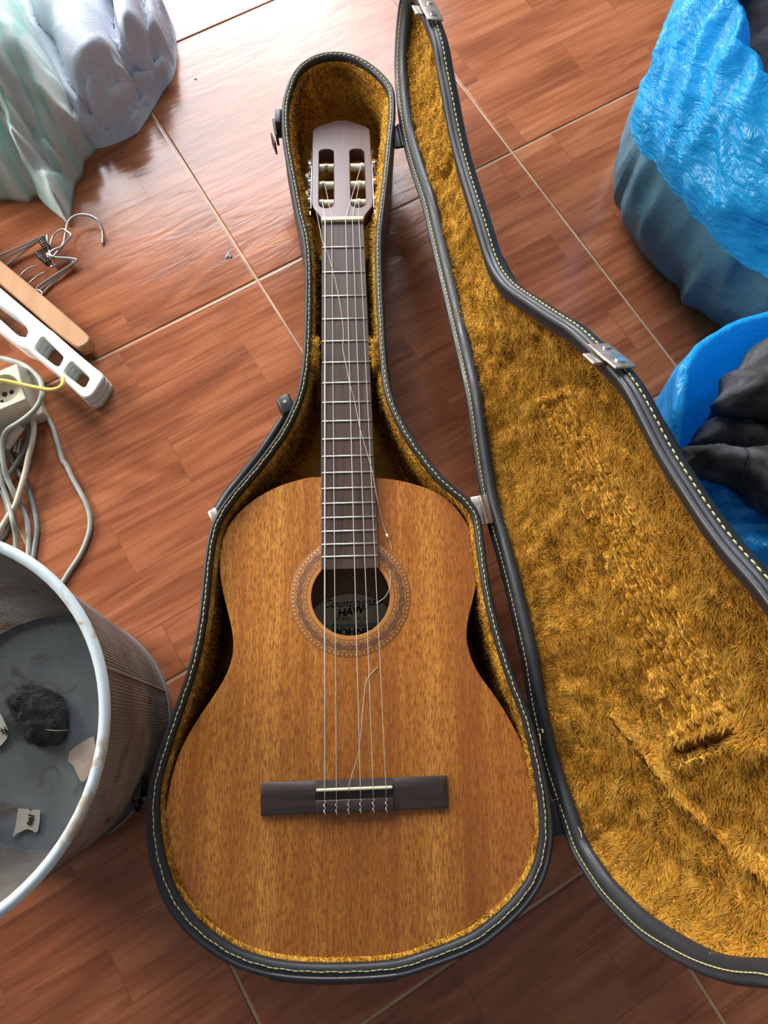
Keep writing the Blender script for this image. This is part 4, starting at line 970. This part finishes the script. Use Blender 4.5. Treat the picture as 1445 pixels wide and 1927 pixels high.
cable([(70, 760, .012), (78, 764, .010), (90, 787), (100, 807), (108, 834), (118, 866), (125, 876), (138, 903), (152, 928), (163, 950), (169, 972), (169, 995), (162, 1020), (149.5, 1047), (131.5, 1074), (116, 1099), (108, 1112), (90, 1150), (60, 1180)], .0034, .0031, M_GREY, 'grey cable sweeping widest to the right across the open floor')
cable([(-40, 668, .030), (0, 674, .032), (21, 679, .034), (43.6, 687, .036), (62, 701, .040), (75, 716, .044), (79.5, 735, .048), (76, 753, .050), (66, 770, .050), (50, 785, .048), (31, 798, .044), (15, 808, .040), (6, 824, .034), (4, 847, .030), (7.5, 878, .026), (14, 901, .020), (23.5, 922, .016), (34.6, 944, .008), (45.7, 965, .004), (52.6, 988), (54, 1016), (53, 1049), (48, 1085)], .0034, .0033, M_GREY, 'grey cable looping over the corner of the socket strip')
cable([(60, 772, .014), (62, 785, .016), (63.6, 810, .018), (60, 835, .018), (53.6, 860, .018), (48.4, 885, .017), (40, 916, .0175), (29, 950, .014), (16.6, 970, .011), (0, 997, .008), (-25, 1035, .006)], .012, .0036, M_CREAM, 'cream cable running down from the socket strip to the left edge')
cable([(52, 785, .010), (54, 806, .010), (53.6, 822, .010), (47, 844.5, .009), (31, 872, .0085), (18.7, 891, .008), (8, 908, .006), (-10, 925, .005)], .008, .0030, M_DGREY, 'dark grey cable bending left behind the cream cable')
cable([(12, 840, .0032), (20, 857), (32, 884), (51, 916), (61, 947), (68, 975), (69.5, 1000), (66, 1027), (62, 1055), (55, 1090)], .0032, .0031, M_DGREY, 'blue grey cable, rightmost of the three ending behind the bin rim')
cable([(-2, 880, .020), (3, 905, .018), (8, 922, .015), (16.6, 950, .014), (23.5, 979, .018), (29, 1006, .010), (30, 1035, .006), (31, 1070, .004)], .006, .0030, M_GREY, 'grey cable, leftmost of the three ending behind the bin rim')
cable([(-25, 1040, .0031), (0, 1017, .0031), (12, 1000, .0031), (16, 983, .0031), (14, 955, .0031), (4, 925, .0031), (-2, 900, .0031)], .0031, .0029, M_DGREY, 'short bend of grey cable at the left edge above the bin')
cable([(-60, 712, .064), (0, 716, .061), (25, 720, .060), (56, 727, .060), (87, 733, .060), (103, 733, .060), (113, 729, .059), (118, 722, .057), (118.5, 712, .050)], .06, .0026, M_YEL, 'yellow wire lying across the round socket')
plug = thing('plug', at(22, 825, 0), 'cream plug with metal pins among the grey cables', 'plug')
cyl('plug_body', at(10, 842, .022), at(40, 803, .026), .0062, M_CREAM, plug, 14, .0050)
cyl('pin', at(27, 850, .012), at(32, 822, .014), .0022, M_STEEL, plug, 10); cyl('pin', at(33, 852, .012), at(38, 826, .014), .0022, M_STEEL, plug, 10)

# ------------------------------------------------------------------ blue bags and the dark clothes in them
def m_bag(name, col, tr, alpha, crump=.55):
    m_ = mat(name, col, .28, spec=.5); g = G(m_)
    a = g.noise(g.coord((9, 9, 9)), 1, 3, 1.0)
    g.base(g.ramp(a, [(.3, tuple(.88 * v for v in col)), (.7, tuple(min(1, 1.15 * v + .01) for v in col))]))
    v1 = g.n('ShaderNodeTexVoronoi', feature='F1'); g.l(g.coord((20, 20, 46), (.3, .2, .5)), v1.inputs['Vector']); v1.inputs['Scale'].default_value = 1.0
    wv = g.noise(g.coord((18, 18, 60), (.2, .3, .1)), 1, 4, 1.6)
    v2 = g.n('ShaderNodeTexVoronoi', feature='F1'); g.l(g.coord((60, 60, 130), (.6, .1, .9)), v2.inputs['Vector']); v2.inputs['Scale'].default_value = 1.0
    h = g.math('ADD', v1.outputs['Distance'], g.math('MULTIPLY', v2.outputs['Distance'], .22)); h = g.math('ADD', h, g.math('MULTIPLY', g.math('ABSOLUTE', g.math('SUBTRACT', wv, .5)), 1.6))
    g.bump(h, crump, .010)
    t = g.n('ShaderNodeBsdfTranslucent'); t.inputs['Color'].default_value = (*[min(1, v * 1.2) for v in col], 1)
    mx = g.n('ShaderNodeMixShader'); mx.inputs[0].default_value = tr; g.l(g.b.outputs[0], mx.inputs[1]); g.l(t.outputs[0], mx.inputs[2])
    tp = g.n('ShaderNodeBsdfTransparent'); tp.inputs['Color'].default_value = (*[min(1, .25 + v) for v in col], 1)
    m2 = g.n('ShaderNodeMixShader'); m2.inputs[0].default_value = alpha; g.l(mx.outputs[0], m2.inputs[1]); g.l(tp.outputs[0], m2.inputs[2])
    g.l(m2.outputs[0], g.o.inputs['Surface']); return m_
M_BAG = m_bag('blue_bag_film', (.016, .43, .86), .40, .05, .5); M_BAGD = m_bag('blue_bag_film_single', (.10, .29, .40), .15, .28, .2)
M_CLOTH = m_simple('black_denim', (.016, .017, .019), (.030, .031, .033), (40, 40, 40), .9, .4, 900); g = G(M_CLOTH)
wear = g.ramp(g.noise(g.coord((34, 34, 34), loc=(1, 7, 2)), 1, 5, .5), [(.40, GRAY(0)), (.70, GRAY(.75))]); g.base(g.mix(wear, (.020, .021, .023), (.12, .123, .125)))
def rings(name, C, prof, nseg, disp, mt, parent=None, cap0=True, cap1=False, ell=(1, 1)):
    V = []; an_ = np.linspace(0, 2 * math.pi, nseg, endpoint=False)
    for r, z in prof:
        rr_ = r(an_) if callable(r) else np.full(nseg, r); zz = z(an_) if callable(z) else np.full(nseg, z)
        V.append(np.stack([C[0] + ell[0] * rr_ * np.cos(an_), C[1] + ell[1] * rr_ * np.sin(an_), zz], 1))
    V = np.vstack(V); D = V - np.array([*C, 0]); D[:, 2] = 0; D /= np.linalg.norm(D, axis=1)[:, None] + 1e-9
    V = V + disp(V, D); V[:, 2] = np.maximum(V[:, 2], .001)
    F = grid_faces(len(prof), nseg)
    if cap0: F.append(tuple(range(nseg))[::-1])
    if cap1: F.append(tuple((len(prof) - 1) * nseg + k for k in range(nseg)))
    return mesh(name, V, F, mt, parent)
def spl(pts, n):
    q = resample(catmull(np.array(pts, float), 6), n); return [(float(a), float(b)) for a, b in q]
CA = np.array([.585, .700])
bagA = thing('rubbish_bag', (*CA, 0), 'large full blue plastic bag standing at the upper right, its cuff folded down', 'bag')
def dispA(V, D):
    an_ = np.arctan2(D[:, 1], D[:, 0]); q = np.stack([np.cos(an_) * 3, np.sin(an_) * 3, V[:, 2] * 4 + an_ * .8], 1)
    c = .012 * fbm(V, 5, 2) + .007 * ridged(q, 1.6, 2)
    return D * c[:, None] + np.array([0, 0, 1.]) * (.004 * fbm(V + 3, 8, 2))[:, None]
rings('bag_film', CA, spl([(.18, .002), (.215, .006), (.236, .035), (.240, .09), (.236, .15), (.228, .19), (.206, .245), (.188, .285)], 46), 300, dispA, M_BAGD, bagA)
def dispC(V, D):
    an_ = np.arctan2(D[:, 1], D[:, 0]); q = np.stack([np.cos(an_) * 2.2, np.sin(an_) * 2.2, V[:, 2] * 20 + 2 * np.sin(an_ * 2)], 1)
    c = .010 * fbm(V + 5, 7, 2) + .010 * ridged(q, 1.0, 2) + .003 * ridged(q + 5, 2.7, 2)
    return D * c[:, None] + np.array([0, 0, 1.]) * (.007 * fbm(V + 7, 10, 2))[:, None]
low = lambda a: .178 + .020 * np.sin(3 * a + .6) + .012 * np.sin(7 * a + 1.2)
prC = []
for t in np.linspace(0, 1, 40):
    if t < .25: r_, z_ = .182 + .02 * (t / .25), .262 + .045 * math.sin(t / .25 * math.pi / 2); prC.append((r_, z_))
    else:
        u = (t - .25) / .75
        prC.append((.204 + .044 * math.sin(min(1, u * 1.3) * math.pi / 2), (lambda u: (lambda a: .309 - u ** 1.25 * (.309 - low(a)) + .012 * np.sin(5 * a) * u * (1 - u)))(u)))
tag(rings('folded_cuff', CA, prC, 320, dispC, M_BAG, bagA, False), 'bright blue doubled cuff hanging down outside the bag')
# clothes that fill the bag
gA = rings('garment', CA, spl([(.10, .010), (.190, .014), (.205, .05), (.208, .12), (.200, .20), (.182, .245), (.15, .272), (.08, .285), (.01, .288)], 30), 120, lambda V, D: D * (.006 * fbm(V, 16, 2))[:, None] + np.array([0, 0, 1.]) * (.012 * ridged(V, 14, 2) * (V[:, 2] > .2))[:, None], M_CLOTH, None, True, True)
tag(gA, 'dark garments packed inside the large blue bag', 'clothes')

CBg = np.array([.470, .262])
bagB = thing('rubbish_bag', (*CBg, 0), 'smaller blue plastic bag behind the case lid, lying open with black clothes', 'bag')
rimz = lambda a: .215 + .020 * np.sin(2 * a + 2.2) + .010 * np.sin(5 * a)
def mixz(u, v): return lambda a: rimz(a) * u + v
prB = [(.120, .002), (.150, .004), (.166, .03), (.170, .08), (.172, .13)] + [(.174 + .010 * u, mixz(u, (1 - u) * .13)) for u in np.linspace(.2, 1, 9)] + \
      [(.180, mixz(1, .0045)), (.174, mixz(1, .002))] + [(.172 - .03 * u, mixz(1 - u, .115 * u)) for u in np.linspace(.08, 1, 14)] + [(.115, .105), (.07, .098), (.02, .096)]
def dispB(V, D):
    an_ = np.arctan2(D[:, 1], D[:, 0]); q = np.stack([np.cos(an_) * 3, np.sin(an_) * 3, V[:, 2] * 7], 1)
    c = .009 * fbm(V + 5, 7, 2) + .003 * ridged(q, 1.2, 2)
    return D * c[:, None] + np.array([0, 0, 1.]) * (.006 * fbm(V + 6, 11, 2))[:, None]
rings('bag_film', CBg, prB, 300, dispB, M_BAG, bagB, True, True, (1.0, .86))
# flap of the mouth turned out towards the case
fl = L2d([(1296, 905), (1330, 893), (1375, 900), (1445, 930), (1500, 960), (1510, 1110), (1445, 1085), (1400, 1040), (1350, 975), (1312, 925)], .205)
P = resample(catmull(fl, 3, True), 140, True)
def zfl(xy, d):
    q = np.c_[xy, 0 * d]; st_ = np.stack([xy[:, 0] * .45, xy[:, 1] * 1.6, 0 * d], 1)
    return .196 + .010 * sstep(d, 0, .02) + .006 * ridged(st_, 42, 3) + .004 * fbm(q, 20, 2)
Vf, Ff, nbf = sheet2d(P, .0042); df = d_line(Vf, P, True); df[:nbf] = 0
o = mesh('mouth_flap', np.vstack([np.c_[Vf, zfl(Vf, df)], np.c_[Vf, zfl(Vf, df) - .0012]]), Ff + [tuple(i + len(Vf) for i in f[::-1]) for f in Ff] + [(len(Vf) + k, len(Vf) + (k + 1) % nbf, (k + 1) % nbf, k) for k in range(nbf)], M_BAG, bagB)
def garment(px, z, th, label, seed, tiltv=(0, 0), lines=()):
    pts = np.array([at(p[0], p[1], z) for p in px]); P = resample(catmull(pts[:, :2], 3, True), 130, True); c = P.mean(0)
    ls = [(L2d(l, z + th * .8), a, s) for l, a, s in lines]
    def zf(xy, d):
        q = np.c_[xy, 0 * d + seed]; zz = z - th * .5 + th * np.sqrt(np.clip(1 - (1 - np.clip(d / (th * .8), 0, 1)) ** 2, 0, 1)) + .004 * fbm(q, 22, 3) + .003 * ridged(q, 30, 2)
        for l, a, s in ls: zz = zz + a * np.exp(-(d_line(xy, l) / s) ** 2)
        return zz + (xy - c) @ np.array(tiltv)
    o = pillow('garment', P, zf, lambda v: z - th * .9 + (v - c) @ np.array(tiltv), .004, M_CLOTH)
    for l, a, s in ls:
        if a < .0029: continue
        q = resample(l, 24); q = q[in_poly(q, P)]
        if len(q) > 2: tube('seam', np.c_[q, zf(q, d_line(q, P, True)) + .0002], .0008, M_BLACK, o, 5)
    return tag(o, label, 'clothes', None)
heap = rings('garment', CBg + [.025, .0], spl([(.05, .098), (.10, .104), (.135, .13), (.128, .165), (.09, .188), (.03, .196)], 22), 100, lambda V, D: D * (.008 * fbm(V, 16, 2))[:, None] + np.array([0, 0, 1.]) * (.006 * fbm(V + 2, 16, 2))[:, None], M_CLOTH, None, True, True)
tag(heap, 'heap of black clothes under the folded garments in the open bag', 'clothes')
garment([(1312, 833), (1320, 812), (1331, 792), (1342, 782), (1352, 776), (1368, 784), (1390, 784), (1420, 790), (1520, 800), (1520, 880), (1400, 850)], .205, .030, 'black folded garment in the middle of the three in the open bag', 2.0)
garment([(1378, 693), (1378, 690), (1385, 686), (1404, 684), (1412, 672), (1424, 652), (1445, 628), (1540, 600), (1560, 790), (1445, 768), (1410, 768), (1380, 760), (1364, 747), (1361, 741), (1372, 727), (1378, 718)], .245, .034, 'charcoal folded garment, uppermost of the three in the open bag', 5.0, (0, 0), [([(1366, 747), (1400, 755), (1450, 764)], .004, .006)])
garment([(1286, 836), (1300, 833), (1330, 832), (1360, 830), (1372, 834), (1400, 836), (1430, 833), (1530, 834), (1540, 985), (1445, 946), (1420, 922), (1390, 902), (1350, 888), (1310, 876), (1296, 868), (1291, 862), (1298, 858), (1292, 850)], .240, .028, 'charcoal garment with a stitched seam, lowest and nearest the case lid', 9.0, (0, 0),
        [([(1411, 834), (1412, 866), (1414, 892)], .003, .0022), ([(1414, 892), (1432, 912), (1450, 930)], .003, .0022), ([(1432, 836), (1434, 880)], .0016, .002), ([(1294, 860), (1330, 850), (1370, 838)], -.003, .004)])

# ------------------------------------------------------------------ crumbs on the floor
def speck(px, py, r, mt, label, cat='fluff'):
    c = at(px, py, 0)[:2]; an_ = np.linspace(0, 2 * math.pi, 22, endpoint=False); rr_ = r * (1 + .3 * np.sin(3 * an_ + px) + .15 * np.sin(5 * an_))
    P = np.stack([c[0] + rr_ * np.cos(an_), c[1] + rr_ * np.sin(an_)], 1)
    o = pillow('fluff', P, lambda xy, d: .0004 + r * .6 * np.sqrt(np.clip(d / r, 0, 1)), .0003, r * .4, mt); tag(o, label, cat)
speck(430, 482, .0048, m_simple('grey_fluff', (.22, .23, .24), (.34, .35, .36), (300, 300, 300), .95), 'grey bit of fluff on the floor left of the case neck')
speck(178, 674, .0026, M_BLACK, 'small dark crumb on the floor by the white hanger tip', 'crumb')
speck(368, 148, .0022, M_PAPER, 'small white crumb on the floor right of the towel', 'crumb')
